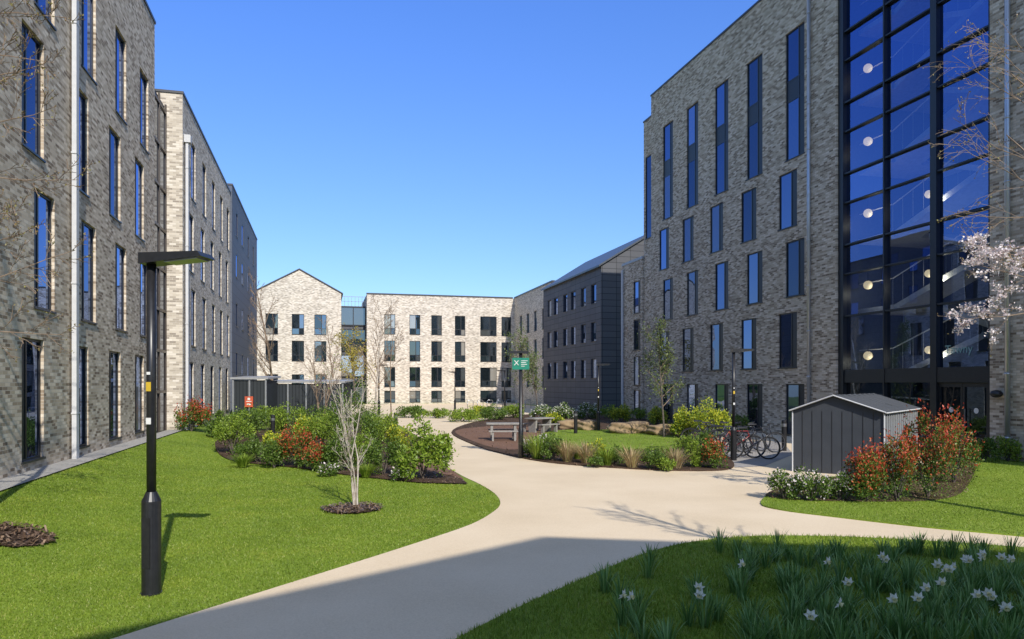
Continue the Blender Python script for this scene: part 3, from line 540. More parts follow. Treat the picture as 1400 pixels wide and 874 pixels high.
# bicycles
def bike(label, mat):
    t = thing('bicycle', label, 'bicycle', (0, 0, 0), 'bicycles parked in the court'); X, Z = Vector((1, 0, 0)), Vector((0, 0, 1))
    for s in (-1, 1):
        q = MB(); q.ring((s*.52, 0, .34), .305, .012, (X, Z), 24, 4); q.tube([(s*.52, -.05, .34), (s*.52, .05, .34)], .02, 6)
        for k in range(14): a = 2*math.pi*k/14; q.tube([(s*.52, 0, .34), (s*.52+.3*math.cos(a), 0, .34+.3*math.sin(a))], .003, 3, False)
        w = q.build('wheel', 'steel', t); q = MB(); q.ring((s*.52, 0, .34), .33, .022, (X, Z), 28, 6); q.build('tyre', 'rubber', w, True)
    q = MB(); BB, ST, HT, HB, RA, FA = (-.08, 0, .3), (-.22, 0, .8), (.32, 0, .82), (.37, 0, .66), (-.52, 0, .34), (.52, 0, .34)
    for a, b, r in ((BB, ST, .018), (ST, HT, .018), (BB, HB, .02), (HT, HB, .022), (RA, BB, .012), (RA, ST, .011)): q.tube([a, b], r, 6)
    q.build('frame', mat, t, True); q = MB(); q.tube([HB, (.43, .0, .52), FA], .015, 6); q.build('fork', mat, t)
    q = MB(); q.tube([HT, (.3, 0, .95)], .014, 6); q.tube([(.2, -.28, .97), (.3, -.2, .97), (.3, .2, .97), (.2, .28, .97)], .013, 6); q.build('handlebar', 'black', t)
    q = MB(); q.tube([ST, (-.25, 0, .92)], .013, 6); q.hexa([(-.38, -.08, .92), (-.1, -.025, .92), (-.1, .025, .92), (-.38, .08, .92), (-.38, -.07, .97), (-.1, -.02, .96), (-.1, .02, .96), (-.38, .07, .97)]); q.build('saddle', 'black', t)
    q = MB(); q.ring((-.08, .03, .3), .09, .008, (X, Z), 16, 4); q.tube([(-.08, .05, .3), (.02, .06, .16)], .01, 5); q.tube([(-.08, -.05, .3), (-.18, -.06, .44)], .01, 5); q.box(-.03, .07, .06, .14, .15, .17); q.build('crankset', 'black', t); return t
k0 = bike('dark bicycle nearest the gabled shelter among the parked bicycles', 'bikeg'); k1 = bike('red framed bicycle second from the front of the parked row', 'biker')
k0.location = (*G(1026, 628), .02); k0.rotation_euler = (.06, 0, -.5); k1.location = (*G(1007, 626), .02); k1.rotation_euler = (-.05, 0, -.62)
for px, py, r, lab in ((990, 623, -.7, 'dark bicycle third from the front beside the street lamp'), (1038, 619, -.4, 'dark bicycle rearmost of those parked beside the shelter'), (964, 614, -.6, 'dark bicycle at the far left end of the parked row'), (1018, 616, -.75, 'dark bicycle in the back of the row behind the red one'), (976, 618, -.55, 'dark bicycle second from the left end of the parked row'), (1000, 615, -.45, 'dark bicycle in the back of the row behind the street lamp'), (275, 584, 1.3, 'bicycle parked against the left brick wall behind red shrubs')):
    c = copy_tree(k0); x, y = G(px, py); c.location = (x, y, float(gz(x, y))+.01+(.04 if inpoly(np.array([x]), np.array([y]), ISL)[0] else 0)); c.rotation_euler = (.05, 0, r); c['label'] = lab
# hoop stands far
hp = thing('cycle_hoop', '', 'cycle stand', group='steel cycle hoops before the long far block'); q = MB(); q.tube([(-.35, 0, 0), (-.35, 0, .7), (-.25, 0, .8), (.25, 0, .8), (.35, 0, .7), (.35, 0, 0)], .03, 8); q.build('hoop', 'steel', hp, True)
for i in range(7):
    c = hp if i == 0 else copy_tree(hp); c.location = (13.2+i*.95, 66+i*.1, 0); c.rotation_euler.z = .5; c['label'] = 'steel cycle hoop in the row before the long far block'
# right gabled shelter
A36 = math.radians(36); P1 = Vector((11.95, 16.73, 0)); gu = Vector((math.sin(A36), -math.cos(A36), 0)); lo = Vector((math.cos(A36), math.sin(A36), 0)); W = 2.2; LL = 4
sh = thing('gabled_shelter', 'small dark grey gabled shelter with thin pale metal edging and slatted side', 'shelter', P1)
def sp(u, l, z): return P1+gu*u+lo*l+Vector((0, 0, z))
mb = MB(); ap = W*.47
for l in (0.05, LL): mb.quad(sp(0, l, 0), sp(W, l, 0), sp(W, l, 1.6), sp(ap, l, 1.97), sp(0, l, 1.6))
mb.quad(sp(0, .05, 0), sp(0, LL, 0), sp(0, LL, 1.6), sp(0, .05, 1.6)); mb.build('panel', simple('shed_grey', (.05, .056, .066), (.06, .067, .078), rough=.5, scale=3, spec=.25), sh)
mb = MB()
for k in range(1, 9):
    u = W*k/9; mb.hexa([sp(u-.006, .05, .02), sp(u+.006, .05, .02), sp(u+.006, .042, .02), sp(u-.006, .042, .02), sp(u-.006, .05, 1.6), sp(u+.006, .05, 1.6), sp(u+.006, .042, 1.6), sp(u-.006, .042, 1.6)])
mb.build('panel_joint', 'black', sh)
mb = MB()
for k in range(17):
    l = .12+k*(LL-.2)/16; mb.hexa([sp(W-.05, l, 0), sp(W-.01, l, 0), sp(W-.01, l+.07, 0), sp(W-.05, l+.07, 0), sp(W-.05, l, 1.57), sp(W-.01, l, 1.57), sp(W-.01, l+.07, 1.57), sp(W-.05, l+.07, 1.57)])
for z in (.15, .8, 1.5): mb.tube([sp(W-.07, .1, z), sp(W-.07, LL, z)], .02, 6)
mb.build('side_screen', simple('slat_grey', (.3, .31, .32), rough=.5), sh)
mb = MB()
for (u0, z0), (u1, z1) in (((-.06, 1.58), (ap, 1.99)), ((ap, 1.99), (W+.06, 1.58))):
    mb.hexa([sp(u0, -.05, z0), sp(u1, -.05, z1), sp(u1, LL+.1, z1), sp(u0, LL+.1, z0), sp(u0, -.05, z0+.03), sp(u1, -.05, z1+.03), sp(u1, LL+.1, z1+.03), sp(u0, LL+.1, z0+.03)])
rf = mb.build('roof', simple('shed_roof', (.085, .092, .1), rough=.7, spec=.15), sh); mb = MB()
for k in range(9):
    l = .02+k*LL/8; mb.tube([sp(-.05, l, 1.612), sp(ap, l, 2.022), sp(W+.05, l, 1.612)], .009, 5)
mb.build('roof_rib', 'clad', rf); mb = MB()
mb.tube([sp(0, .02, 0), sp(0, .02, 1.58)], .018, 6); mb.tube([sp(W, .02, 0), sp(W, .02, 1.58)], .018, 6); mb.tube([sp(W+.06, -.03, 1.59), sp(W+.06, LL+.08, 1.59)], .018, 6); mb.tube([sp(-.06, -.065, 1.6), sp(ap, -.065, 2.01), sp(W+.06, -.065, 1.6)], .02, 6); mb.build('edge_trim', 'pipel', sh)
# left cycle shelters
def shelter(name, label, p, q2, h0, h1, depth, pm, n):
    p, q2 = Vector((*p, 0)), Vector((*q2, 0)); U = (q2-p); L = U.length; U.normalize(); f = Face(p[:2], (U.x, U.y))
    t = thing(name, label, 'shelter', p); m = MB(); f.box(m, .05, L-.05, 0, h0-.1, -.06, 0); f.box(m, .05, L-.05, 0, h0-.1, -depth, -depth+.06); f.box(m, 0.05, .1, 0, h0-.1, -depth+.06, -.06); f.box(m, L-.1, L-.05, 0, h0-.1, -depth+.06, -.06); m.build('panel', pm, t)
    m = MB()
    for i in range(n+1): u = .05+(L-.1)*i/n; f.box(m, u-.04, u+.04, 0, h0-.08, .003, .08)
    m.build('post', 'pipe', t)
    m = MB(); m.hexa([f.P(-.1, h0-.04, .15), f.P(L+.1, h0-.04, .15), f.P(L+.1, h1-.04, -depth-.2), f.P(-.1, h1-.04, -depth-.2), f.P(-.1, h0+.06, .15), f.P(L+.1, h0+.06, .15), f.P(L+.1, h1+.06, -depth-.2), f.P(-.1, h1+.06, -depth-.2)]); m.build('roof', 'copl', t); return f, t
X0, Y0 = ray(318); X1, Y1 = ray(365)
f1, t1 = shelter('cycle_shelter', 'dark cycle shelter with pale roof edge and orange sign at left', (X0*41, Y0*41), (X1*41, Y1*41), 2.6, 2.7, 2.0, 'shed', 2)
X0, Y0 = ray(368); X1, Y1 = ray(470)
f2, t2 = shelter('cycle_shelter', 'longer dark slatted cycle shelter right of the one with the orange sign', (X0*43, Y0*43), (X1*43, Y1*43), 2.4, 2.5, 2.0, 'shed', 4)
so = thing('notice_sign', 'orange notice with white marks on the left cycle shelter', 'sign', f1.P(.9, 1.6, .1)); q = MB(); f1.box(q, .72, 1.18, 1.0, 1.6, .085, .11); sq = q.build('sign_panel', 'orange', so); q = MB(); f1.box(q, .8, 1.1, 1.3, 1.34, .11, .114); f1.box(q, .84, 1.06, 1.12, 1.2, .11, .114); f1.box(q, .88, 1.02, 1.4, 1.52, .11, .114); q.build('sign_symbols', 'white', sq)
# boulders
for px, py, wp, hp_, lab in ((778, 587, 34, 12, 'leftmost sandstone boulder, low and flat'), (804, 589, 30, 13, 'second sandstone boulder from the left behind the small lawn'), (858, 593, 54, 15, 'widest flat sandstone boulder in the middle of the row'), (905, 596, 38, 14, 'rightmost sandstone boulder below the leafy young tree')):
    d = dist(px, py); x, y = G(px, py); bm = bmesh.new(); bmesh.ops.create_icosphere(bm, subdivisions=4, radius=1); ph = random.random()*9
    for v in bm.verts:
        c = v.co; n = 1+.12*math.sin(3*c.x+ph)*math.cos(2.5*c.y+ph)+.06*math.sin(7*c.z+5*c.x+ph); k = max(abs(c.x), abs(c.y), abs(c.z)*1.15)**.55
        v.co = Vector((c.x/k*n*wp*d/2000, c.y/k*n*wp*d/2600, (c.z/k*n*.6+.45)*hp_*d/1000))
    me = bpy.data.meshes.new('boulder'); bm.to_mesh(me); bm.free(); o = link('boulder', me, M['stone'], None, True); o.location = (x, y, .04); o.rotation_euler.z = math.sin(ph)*.4-TH; tag(o, lab, 'boulder', 'sandstone boulders behind the small lawn')

# ------------------------------------------------------------------ plants
def leaves(P, L, W, out=None, up=.3):
    n = len(P); a = rng.normal(size=(n, 3)); a[:, 2] += up
    if out is not None: a += out*.9
    a /= np.linalg.norm(a, axis=1)[:, None]; b = np.cross(a, rng.normal(size=(n, 3))); b /= np.linalg.norm(b, axis=1)[:, None]; c = np.cross(a, b)
    s = rng.uniform(.65, 1.3, (n, 1)); l = L*s; w = W*s
    V = np.stack([P, P+a*l*.5+b*w-c*w*.25, P+a*l+c*l*.05, P+a*l*.5-b*w-c*w*.25], 1).reshape(-1, 3)
    return V, np.arange(4*n).reshape(-1, 4)
def lumps(n, c, rx, h, k, shell=.45):
    cs = []
    for _ in range(k):
        a = rng.uniform(0, 2*math.pi); r = math.sqrt(rng.random())*.9; cs.append((math.cos(a)*r*rx, math.sin(a)*r*rx, h*rng.uniform(.2, .92-.4*r), rng.uniform(.16, .4)))
    cs = np.array(cs); i = rng.integers(0, k, n); d = rng.normal(size=(n, 3)); d /= np.linalg.norm(d, axis=1)[:, None]; rr = (shell+(1-shell)*rng.random(n)**.7)*cs[i, 3]*np.where(rng.random(n) < .2, rng.uniform(1, 1.7, n), 1)
    P = cs[i, :3]+d*np.stack([rr*rx, rr*rx, rr*h*.75], 1); P[:, 2] = np.where(P[:, 2] < .02, rng.uniform(.02, h*.25, n), P[:, 2]); return P+np.array(c), d
def tuft(n, c, rx, h, w, lean=.7):
    a = rng.uniform(0, 2*math.pi, n); r0 = rng.random(n)*rx*.3; ln = rng.uniform(.2, 1, n)*rx*lean*1.3; hh = h*rng.uniform(.6, 1, n); ca, sa = np.cos(a), np.sin(a); V = []; dr = rng.uniform(.3, 1.2, n)
    for t, ww in ((0, 1), (.45, .9), (.8, .6), (1, .05)):
        rad = r0+ln*t**1.7; z = hh*(t-.18*t**3*dr); q = np.stack([ca*rad, sa*rad, z], 1)+np.array(c); s = np.stack([-sa, ca, 0*ca], 1)*w*ww; V += [q-s, q+s]
    V = np.stack(V, 1).reshape(-1, 3); F = np.concatenate([np.arange(n)[:, None]*8+np.array([k, k+1, k+3, k+2]) for k in (0, 2, 4)]); return V, F
def shrub(px, py, wp, hp, kind, label):
    x, y = G(px, py); d = x*SN+y*CS; z = float(gz(x, y))+.03; rx = wp*d/2000; h = hp*d/1000; c = (x, y, z)
    nm = {'tan': 'ornamental_grass', 'spiky': 'spiky_plant', 'euph': 'euphorbia'}.get(kind, 'shrub')
    t = thing(nm, label, 'ornamental grass' if kind == 'tan' else 'shrub', c, 'planted shrubs and grasses of the court beds')
    if kind in ('tan', 'spiky'):
        V, F = tuft(190, c, rx*1.3, h, .0065*(.5+d/25), 1.0); npobj('blades', V, F, 'tan' if kind == 'tan' else 'light', t); return
    q = MB()
    for k in range(7): a = k*.9; q.tube([(x, y, z-.05), (x+rx*.3*math.cos(a), y+rx*.3*math.sin(a), z+h*.4), (x+rx*.55*math.cos(a), y+rx*.55*math.sin(a), z+h*.7)], [.015, .011, .005], 5)
    q.build('stems', 'bark', t); ls = (.032 if kind == 'laurel' else .024)+d*.0014; area = rx*(rx+h)*6; n = int(min(3600, max(250, area/(ls*ls*.45)*.9)))
    P, D = lumps(n, c, rx, h*1.1, 17); mats = {'green': 'green', 'light': 'light', 'red': 'green', 'euph': 'light', 'flower': 'green', 'white': 'green', 'laurel': 'light', 'hedge': 'green'}
    V, F = leaves(P, ls*(1.5 if kind == 'laurel' else 1.2), ls*(.42 if kind == 'laurel' else .32), D, .5); npobj('foliage', V, F, mats[kind], t)
    if kind in ('red', 'euph', 'flower', 'white'):
        zz = (P[:, 2]-z)/h; pr = {'red': .5, 'euph': .75, 'flower': .2, 'white': .3}[kind]; k = (rng.random(n) < pr*np.clip(zz*1.9-.3, 0, 1)) if kind == 'red' else (rng.random(n) < pr*np.clip(zz*1.6, 0, 1))
        Q = P[k]+D[k]*ls*.5
        if kind == 'red':
            m = len(Q); e = rng.integers(0, m, m//3); Q = np.concatenate([Q, Q[e]+np.array([0, 0, 1])*rng.uniform(.05, .25, (len(e), 1))*h+rng.normal(0, .02, (len(e), 3))]); Dk = np.concatenate([D[k], np.tile([0, 0, .8], (len(e), 1))])
        else: Dk = D[k]
        V, F = leaves(Q, ls*1.25, ls*.32, Dk, .9); npobj({'red': 'red_shoots', 'euph': 'flower_heads'}.get(kind, 'blossom'), V, F, {'red': 'red', 'euph': 'euph', 'flower': 'pink', 'white': 'petal'}[kind], t)
for a in [
 (262, 590, 48, 42, 'red', 'red tinged shrub against the left brick wall'), (318, 622, 54, 64, 'light', 'fresh green shrub at the left tip of the left bed'), (352, 633, 58, 34, 'hedge', 'low rounded dark green shrub at the front of left bed'),
 (407, 639, 62, 44, 'red', 'low red leaved shrub left of the white stemmed sapling'), (343, 600, 60, 44, 'green', 'dark green shrub behind the left tip of the left bed'), (395, 600, 50, 46, 'light', 'bright green shrub just right of the bollard in left bed'),
 (438, 612, 54, 52, 'light', 'mid bed bright green shrub left of the tall dark one'), (465, 645, 54, 48, 'green', 'dark green shrub right behind the white stemmed sapling'), (484, 620, 64, 92, 'green', 'tallest dark green shrub in the middle of the left bed'),
 (524, 650, 48, 50, 'green', 'dark shrub just left of the broad leaved laurel'), (578, 656, 76, 78, 'laurel', 'broad leaved bright green laurel at right end of the left bed'), (520, 606, 46, 44, 'light', 'bright green shrub near the bollard at the path bend'),
 (300, 600, 40, 34, 'green', 'small dark shrub between the wall and the left bed tip'), (430, 585, 50, 34, 'green', 'dark shrub in front of the longer cycle shelter'), (375, 640, 36, 34, 'green', 'small dark shrub between low rounded shrub and red one'), (436, 644, 34, 36, 'red', 'small red shrub just left of the sapling stems'),
 (455, 600, 44, 40, 'light', 'bright shrub behind the sapling and left of the tallest shrub'), (500, 640, 40, 44, 'light', 'bright shrub between the sapling and the dark shrub by the laurel'), (500, 590, 44, 30, 'green', 'low dark shrub at the back of the left bed'), (365, 590, 50, 36, 'light', 'bright shrub in front of the shelter with the orange sign'),
 (372, 622, 34, 34, 'euph', 'yellow green euphorbia in the left bed beneath the bollard'), (548, 618, 36, 36, 'euph', 'yellow green euphorbia behind the laurel near the path bend'), (415, 606, 34, 34, 'euph', 'yellow green euphorbia in the middle of the left bed'), (332, 640, 30, 22, 'spiky', 'green grassy tuft at the front left of the left bed'), (500, 654, 30, 22, 'spiky', 'green grassy tuft at the front of the left bed right of the sapling'), (450, 652, 26, 18, 'flower', 'tiny pink flowered plant at the bed edge left of the sapling'), (548, 658, 26, 18, 'flower', 'tiny pink flowered plant at the bed edge by the laurel'),
 (735, 629, 36, 42, 'spiky', 'spiky green plant right beside the sign post'), (756, 631, 32, 36, 'green', 'dark green shrub right of the spiky plant'), (776, 633, 32, 36, 'tan', 'leftmost tan ornamental grass in the central bed'), (802, 635, 36, 36, 'tan', 'second tan ornamental grass in the central bed'),
 (830, 638, 30, 30, 'spiky', 'green grassy tuft between tan grasses in central bed'), (842, 636, 26, 24, 'green', 'little dark shrub in the middle of the central bed'), (864, 641, 34, 34, 'tan', 'third tan ornamental grass in the central bed'), (895, 643, 34, 28, 'green', 'low dark shrub right of the third tan grass'),
 (925, 642, 36, 34, 'tan', 'rightmost tan ornamental grass in the central bed'), (952, 640, 40, 46, 'light', 'bright leafy shrub at the right end of the central bed'), (980, 642, 32, 40, 'red', 'red leaved shrub at the right tip of central bed'), (962, 626, 34, 38, 'green', 'dark shrub beside the street lamp in the central bed'),
 (910, 632, 30, 26, 'spiky', 'green grassy tuft behind the rightmost tan grass'), (766, 622, 30, 24, 'light', 'low bright shrub behind the leftmost tan grass'), (815, 628, 30, 22, 'euph', 'low yellow green euphorbia behind the second tan grass'), (745, 618, 26, 24, 'flower', 'small pink flowered shrub behind the spiky plant'), (880, 632, 30, 20, 'light', 'low bright shrub behind the third tan grass'),
 (723, 626, 26, 26, 'flower', 'small pink flowered shrub left of the spiky plant'), (790, 629, 26, 22, 'spiky', 'green grassy tuft behind the two left tan grasses'), (850, 630, 28, 24, 'spiky', 'green grassy tuft behind the third tan grass'), (938, 628, 30, 32, 'light', 'bright shrub behind the rightmost tan grass'), (912, 645, 26, 18, 'light', 'low bright shrub in front of the rightmost tan grass'), (816, 640, 24, 16, 'green', 'low dark shrub in front between the left tan grasses'),
 (938, 600, 40, 42, 'euph', 'yellow green euphorbia right of the rightmost boulder'), (968, 602, 52, 46, 'euph', 'widest yellow green euphorbia left of the street lamp'), (898, 584, 30, 24, 'euph', 'small yellow euphorbia behind the rightmost boulder'), (850, 578, 30, 22, 'euph', 'yellow euphorbia behind the middle boulder'), (1010, 596, 30, 30, 'green', 'green shrub behind the parked bicycles'),
 (742, 573, 34, 18, 'white', 'white flowering shrub left end of the row behind boulders'), (772, 573, 34, 19, 'white', 'white flowering shrub in the middle of the row behind boulders'), (806, 573, 36, 20, 'white', 'white flowering shrub right end of the row behind boulders'), (835, 572, 28, 17, 'light', 'fresh green shrub right of the white flowering row'), (758, 580, 26, 14, 'euph', 'low yellow euphorbia in front of the white flowering row'), (875, 574, 28, 18, 'light', 'fresh green shrub behind the widest boulder'),
 (566, 571, 44, 16, 'green', 'low dark shrub at the far left of the distant path bed'), (596, 572, 34, 14, 'light', 'low bright shrub second along the distant path bed'), (632, 577, 50, 16, 'light', 'low bright shrub at the far tip of the central bed'), (655, 572, 28, 16, 'euph', 'low yellow green shrub behind the far tip of the central bed'), (672, 575, 40, 18, 'green', 'low dark shrub behind the picnic table'), (704, 572, 36, 18, 'light', 'low bright shrub behind the green sign post'),
 (1072, 684, 46, 38, 'flower', 'low green shrub with pink white flowers left of the shelter bed'), (1108, 687, 52, 44, 'flower', 'flowering low shrub in front of the shelter gable'), (1146, 686, 42, 38, 'flower', 'flowering low shrub just left of the red shrubs'), (1184, 687, 62, 66, 'red', 'leftmost tall red leaved shrub before the shelter'),
 (1226, 687, 72, 84, 'red', 'middle red leaved shrub covering the shelter corner'), (1268, 682, 78, 112, 'red', 'tallest red leaved shrub right of the shelter'), (1304, 662, 58, 96, 'red', 'rightmost red leaved shrub near the entrance doors'), (1345, 632, 44, 32, 'green', 'low dark shrub in front of the entrance doors'), (1378, 632, 40, 34, 'light', 'low bright shrub at the foot of the right brick pier')]: shrub(*a)

# trees
RMIN = .003
def grow(mbs, tips, p, d, L, r, lvl, maxl, wob, up, kids, spread, ratio, start=.3):
    n = 7 if lvl == 0 else 4 if lvl < maxl else 3; pts = [p]; rad = [max(RMIN, r)]; dirs = [d]
    for i in range(n):
        d = (d+Vector([random.gauss(0, wob) for _ in range(3)])+Vector((0, 0, up))).normalized(); p = p+d*L/n; pts.append(p); dirs.append(d); rad.append(max(RMIN, r*(1-.72*(i+1)/n)))
    mbs[0 if lvl < 1 else 1].tube(pts, rad, 8 if lvl == 0 else 5 if lvl == 1 else 3, False); tips += [(q, e, lvl) for q, e in zip(pts[1:], dirs[1:]) if lvl >= 1]
    if lvl < maxl:
        K = kids[lvl]
        for k in range(K):
            t = start+(1-start)*(k+random.random()*.7)/K; i = min(int(t*n), n-1); f = t*n-i; q = pts[i].lerp(pts[i+1], f); e = dirs[i+1]; a = random.uniform(0, 2*math.pi)
            s = e.cross(Vector((math.cos(a), math.sin(a), .3))).normalized(); sp_ = spread*random.uniform(.7, 1.25); nd = (e*math.cos(sp_)+s*math.sin(sp_)).normalized()
            grow(mbs, tips, q, nd, L*ratio*(1.15-.55*t)*random.uniform(.8, 1.2), rad[i]*.5, lvl+1, maxl, wob*1.25, up, kids, spread, ratio, .2)
def tree(name, label, x, y, h, r, stems=1, maxl=3, kids=(9, 5, 4), spread=.7, ratio=.42, up=.05, bark='bark', twig='twig', leaf=None, ln=0, ls=.06, seed=1, start=.3, tilt=.25, spreadp=.1, limbs=(), rmin=.003, wob=.05, lkids=None, lup=None):
    global RMIN
    RMIN = rmin; random.seed(seed); z = float(gz(x, y)); t = thing(name, label, 'tree', (x, y, z)); mbs = [MB(), MB()]; tips = []
    for s in range(stems):
        a = 2*math.pi*s/stems+.5; d = Vector((math.cos(a)*tilt*(stems > 1), math.sin(a)*tilt*(stems > 1), 1)).normalized(); hh = h*random.uniform(.75, 1) if stems > 1 else h*.92
        grow(mbs, tips, Vector((x+.04*math.cos(a)*(stems > 1), y+.04*math.sin(a)*(stems > 1), z-.05)), d, hh, r, 0, maxl, wob, .02+up*.3, kids, spread, ratio, start)
    lt = []
    for zz, d, L, rr in limbs: grow(mbs, lt, Vector((x, y, zz)), Vector(d).normalized(), L, rr, 1, maxl, .1, up if lup is None else lup, lkids or kids, .6, .42, .2)
    tips += lt
    mbs[0].build('trunk', bark, t, True); mbs[1].build('branches' if leaf else 'crown', twig, t)
    if leaf:
        T = [q for q in tips if q[2] >= max(1, maxl-1)]; T = T or tips; i = rng.integers(0, len(T), ln); P = np.array([T[k][0] for k in i])+rng.normal(0, spreadp, (ln, 3)); D = np.array([T[k][1] for k in i])
        V, F = leaves(P, ls, ls*.35, D*.5); npobj('crown', V, F, leaf, t)
    return t, lt or tips
x, y = G(487, 694); tree('sapling', 'white stemmed bare sapling in a mulch ring on the left lawn', x, y, 2.9, .02, 4, 3, (7, 5, 3), .7, .34, .07, 'pale', 'pale', 'light', 240, .03, 11, .25, .11, spreadp=.03, rmin=.0025, wob=.1)
X_, Y_ = ray(378); tree('bare_tree', 'bare tree in front of the gabled far block', X_*55, Y_*55, 10, .11, 1, 3, (18, 6, 5), .62, .34, .06, 'twig', 'twig', seed=5, start=.22, rmin=.011)
X_, Y_ = ray(513); tree('bare_tree', 'tall bare tree left of the long far block by the path', X_*45, Y_*45, 7.6, .075, 1, 3, (18, 6, 4), .6, .34, .06, 'pale', 'twig', seed=8, start=.22, rmin=.009)
X_, Y_ = ray(440); tree('bare_tree', 'small multi stemmed bare tree right of the cycle shelters', X_*40, Y_*40, 4.3, .04, 4, 2, (10, 6), .6, .35, .05, 'twig', 'twig', seed=9, rmin=.008)
X_, Y_ = ray(535); tree('bare_tree', 'thin bare tree just right of the tall one by the path', X_*50, Y_*50, 6.2, .05, 1, 3, (13, 5, 3), .6, .35, .06, 'twig', 'twig', seed=19, rmin=.009)
X_, Y_ = ray(460); tree('bare_tree', 'bare tree behind the longer cycle shelter near the golden tree', X_*58, Y_*58, 7.4, .07, 1, 3, (14, 5, 4), .6, .34, .06, 'twig', 'twig', seed=29, rmin=.01)
X_, Y_ = ray(908); tree('young_tree', 'slender leafy young tree before the tall right block', X_*31, Y_*31, 4.9, .05, 1, 2, (16, 6), .8, .27, .04, 'bark', 'twig', 'olive', 2600, .075, 10, .3, spreadp=.13)
X_, Y_ = ray(716); tree('young_tree', 'leafy young tree behind the green sign post', X_*58, Y_*58, 6.6, .07, 1, 2, (14, 6), .7, .3, .05, 'bark', 'twig', 'olive', 1300, .13, 11, .3, spreadp=.2)
X_, Y_ = ray(736); tree('young_tree', 'smaller leafy young tree just right of the sign post tree', X_*52, Y_*52, 4.6, .06, 1, 2, (12, 6), .7, .3, .05, 'bark', 'twig', 'olive', 900, .12, 12, .3, spreadp=.18)
X_, Y_ = ray(486); tree('willow_tree', 'golden leaved tree in front of the far glazed link', X_*68, Y_*68, 7.3, .12, 1, 2, (14, 6), .8, .33, -.02, 'bark', 'twig', 'gold', 1700, .17, 13, .3, spreadp=.25)
tree('bare_tree', 'bare tree standing in the shaded daffodil lawn right of the viewpoint', 6.7, 2.7, 8.2, .1, 1, 3, (16, 6, 4), .7, .24, .05, 'bark', 'twig', 'bud', 500, .03, 41, .6, spreadp=.02, rmin=.005)
LR = [(3.0+i*.55, (.95, -.2+.25*math.sin(i*2.1), .1+.3*math.sin(i*1.3)), 1.25+.25*math.sin(i*1.7), .012) for i in range(11)]
tree('bare_tree', 'bare budding tree at the left edge overhanging the lawn', -4.75, 11.6, 8.6, .09, 1, 3, (13, 7, 5), .95, .22, .03, 'bark', 'twig', 'bud', 2200, .032, 15, .35, spreadp=.02, limbs=LR, rmin=.0045)
RR = [(3.5, (-.95, .25, .12), 1.5, .012), (3.9, (-.95, -.1, .2), 1.6, .012), (4.3, (-.9, .4, .1), 1.4, .011), (4.6, (-.9, -.3, .1), 1.3, .011), (5.0, (-.95, .2, .2), 1.7, .01), (5.4, (-.9, .1, .45), 2.1, .01), (6.0, (-.95, .3, .35), 1.8, .01), (6.6, (-.9, .2, .6), 2.0, .01), (7.1, (-.95, 0, .5), 1.7, .01), (7.7, (-.9, .3, .3), 1.5, .01)]
tr_, tips = tree('blossom_tree', 'cherry tree at the right edge with bare upper twigs and pale pink blossom', 11.75, 9.5, 9.0, .11, 1, 3, (10, 5, 4), .95, .2, .03, 'bark', 'twig', 'bud', 1500, .032, 22, .3, spreadp=.02, limbs=RR, rmin=.003, lkids=(0, 7, 4), lup=-.03)
T = [q[0] for q in tips if 3.0 < q[0].z < 4.75 and q[2] >= 1 and q[0].x > 10.2]; i = rng.choice(len(T), min(len(T), 200), replace=False); i = rng.choice(i, 2500); P = np.array([T[k] for k in i])+rng.normal(0, .026, (2500, 3)); V, F = leaves(P, .04, .02); npobj('blossom', V, F, 'pink', tr_)
# daffodils
FL = [(942, 832), (1100, 876), (1153, 866), (1300, 800), (1325, 785), (1345, 790), (870, 842), (1160, 826), (1288, 813), (1352, 840), (1380, 874), (1275, 838), (1235, 860), (1372, 782), (1120, 798), (1215, 778), (1015, 800)]
def flower(t, p):
    p = Vector(p); f = Vector((random.uniform(-1, 1), -1, random.uniform(-.75, -.1))).normalized(); a = f.cross(Vector((0, 0, 1))).normalized(); b = a.cross(f); q = MB(); s = .052
    for k in range(6):
        e = a*math.cos(k*1.047)+b*math.sin(k*1.047); g = f.cross(e); o = -.004*(k % 2)
        q.add([p+f*o, p+e*s*.5+g*s*.42+f*(o+.008), p+e*s*1.1-f*.016, p+e*s*.5-g*s*.42+f*(o+.008)], [(0, 1, 2, 3)])
    o = q.build('flower', 'petal', t); q = MB(); q.tube([p+f*.001, p+f*.02, p+f*.03], [.012, .017, .022], 9, False); q.build('trumpet', 'cream', o)
def clump(x, y, nf, label, h):
    t = thing('daffodil_clump', label, 'daffodil', (x, y, .03), 'daffodil clumps in the shaded lawn'); V, F = tuft(random.randint(24, 40), (x, y, .03), .2, h, .0075, .7); npobj('leaves', V, F, 'daff', t); q = MB(); ps = []
    for k in range(nf):
        e = (x+random.uniform(-.12, .12), y+random.uniform(-.12, .12), .03+h*random.uniform(.9, 1.1)); q.tube([(x, y, .03), ((x+e[0])/2, (y+e[1])/2, .03+h*.6), e], .004, 4); ps.append(e)
    if nf:
        q.build('stalks', 'daff', t)
        for e in ps: flower(t, e)
random.seed(31)
WHERE = ['leftmost, near the path edge', 'at the bottom centre right', 'bottom, right of the one before it', 'upper right, below the branch path', 'upper right, beside another white group', 'far right, upper', 'far left by the path curve', 'in the middle of the patch', 'right, among dense leaves', 'right edge, middle height', 'bottom right corner', 'right of the middle', 'bottom, right of centre', 'top right corner of the patch', 'upper middle of the patch', 'upper middle, right of it', 'upper left of the patch']
for i, (px, py) in enumerate(FL):
    x, y = G(px, py+28); nf = 1+(i % 3 == 0)+(px > 1270); clump(x, y, nf, f'daffodil clump with {["one", "two", "three"][nf-1]} white flower{"s" if nf > 1 else ""}, {WHERE[i]}', random.uniform(.34, .44))
n = 0
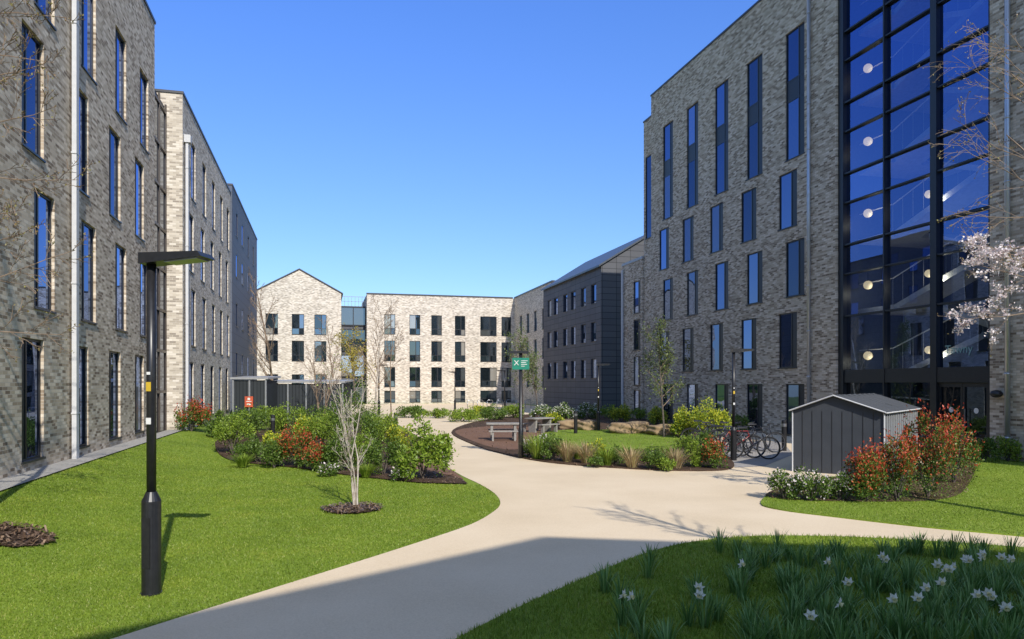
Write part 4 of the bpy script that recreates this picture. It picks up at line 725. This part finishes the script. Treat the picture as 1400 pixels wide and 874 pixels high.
while n < 165:
    px, py = random.uniform(820, 1420), random.uniform(758, 910)
    if px < 1000 and random.random() < .6: continue
    x, y = G(px, py)
    if not inpoly(np.array([x]), np.array([y]), BR)[0]: continue
    clump(x, y, 0, 'clump of green daffodil leaves without flowers in the shaded lawn', random.uniform(.26, .44)); n += 1

# ------------------------------------------------------------------ light, sky, camera
EL = math.atan(1/1.41); az = Vector((.14, -.99, 0)).normalized(); S = Vector((az.x*math.cos(EL), az.y*math.cos(EL), math.sin(EL)))
sun = bpy.data.lights.new('sun', 'SUN'); sun.energy = 5; sun.angle = math.radians(.5); sun.color = (1, .945, .85); so_ = bpy.data.objects.new('sun', sun); COL.objects.link(so_); so_.rotation_euler = (-S).to_track_quat('-Z', 'Y').to_euler(); so_.location = (0, -30, 40)
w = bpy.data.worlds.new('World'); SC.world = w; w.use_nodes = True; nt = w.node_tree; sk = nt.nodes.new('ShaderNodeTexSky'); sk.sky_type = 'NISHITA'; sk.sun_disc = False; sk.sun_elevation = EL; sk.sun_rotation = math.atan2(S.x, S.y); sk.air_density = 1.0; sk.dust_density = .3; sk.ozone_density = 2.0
tc = nt.nodes.new('ShaderNodeTexCoord'); se = nt.nodes.new('ShaderNodeSeparateXYZ'); nt.links.new(tc.outputs['Generated'], se.inputs[0]); rp = ramp(nt, [(0, (.62, .78, 1.0)), (.12, (.66, .83, 1.1)), (.3, (.66, .92, 1.4)), (.46, (.64, .98, 1.68)), (.62, (1.4, 1.35, 1.45)), (1, (2.1, 1.8, 1.55))]); nt.links.new(se.outputs[2], rp.inputs['Fac'])  # sky tint by height; overhead part brightened as added fill for shaded walls
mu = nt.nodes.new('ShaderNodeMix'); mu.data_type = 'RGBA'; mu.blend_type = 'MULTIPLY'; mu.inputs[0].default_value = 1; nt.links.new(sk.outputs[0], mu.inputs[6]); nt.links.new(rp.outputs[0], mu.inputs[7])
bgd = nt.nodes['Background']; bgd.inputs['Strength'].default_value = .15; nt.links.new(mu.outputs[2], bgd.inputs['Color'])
cam = bpy.data.cameras.new('camera'); cam.sensor_width = 36; cam.lens = 36*1000/1400; cam.shift_y = 88/1400; cam.clip_end = 3000; cam.clip_start = .05
co = bpy.data.objects.new('camera', cam); COL.objects.link(co); co.location = (0, 0, H); co.rotation_euler = (math.pi/2, 0, -TH); SC.camera = co
SC.view_settings.view_transform = 'Standard'; SC.view_settings.look = 'None'; SC.view_settings.exposure = 0
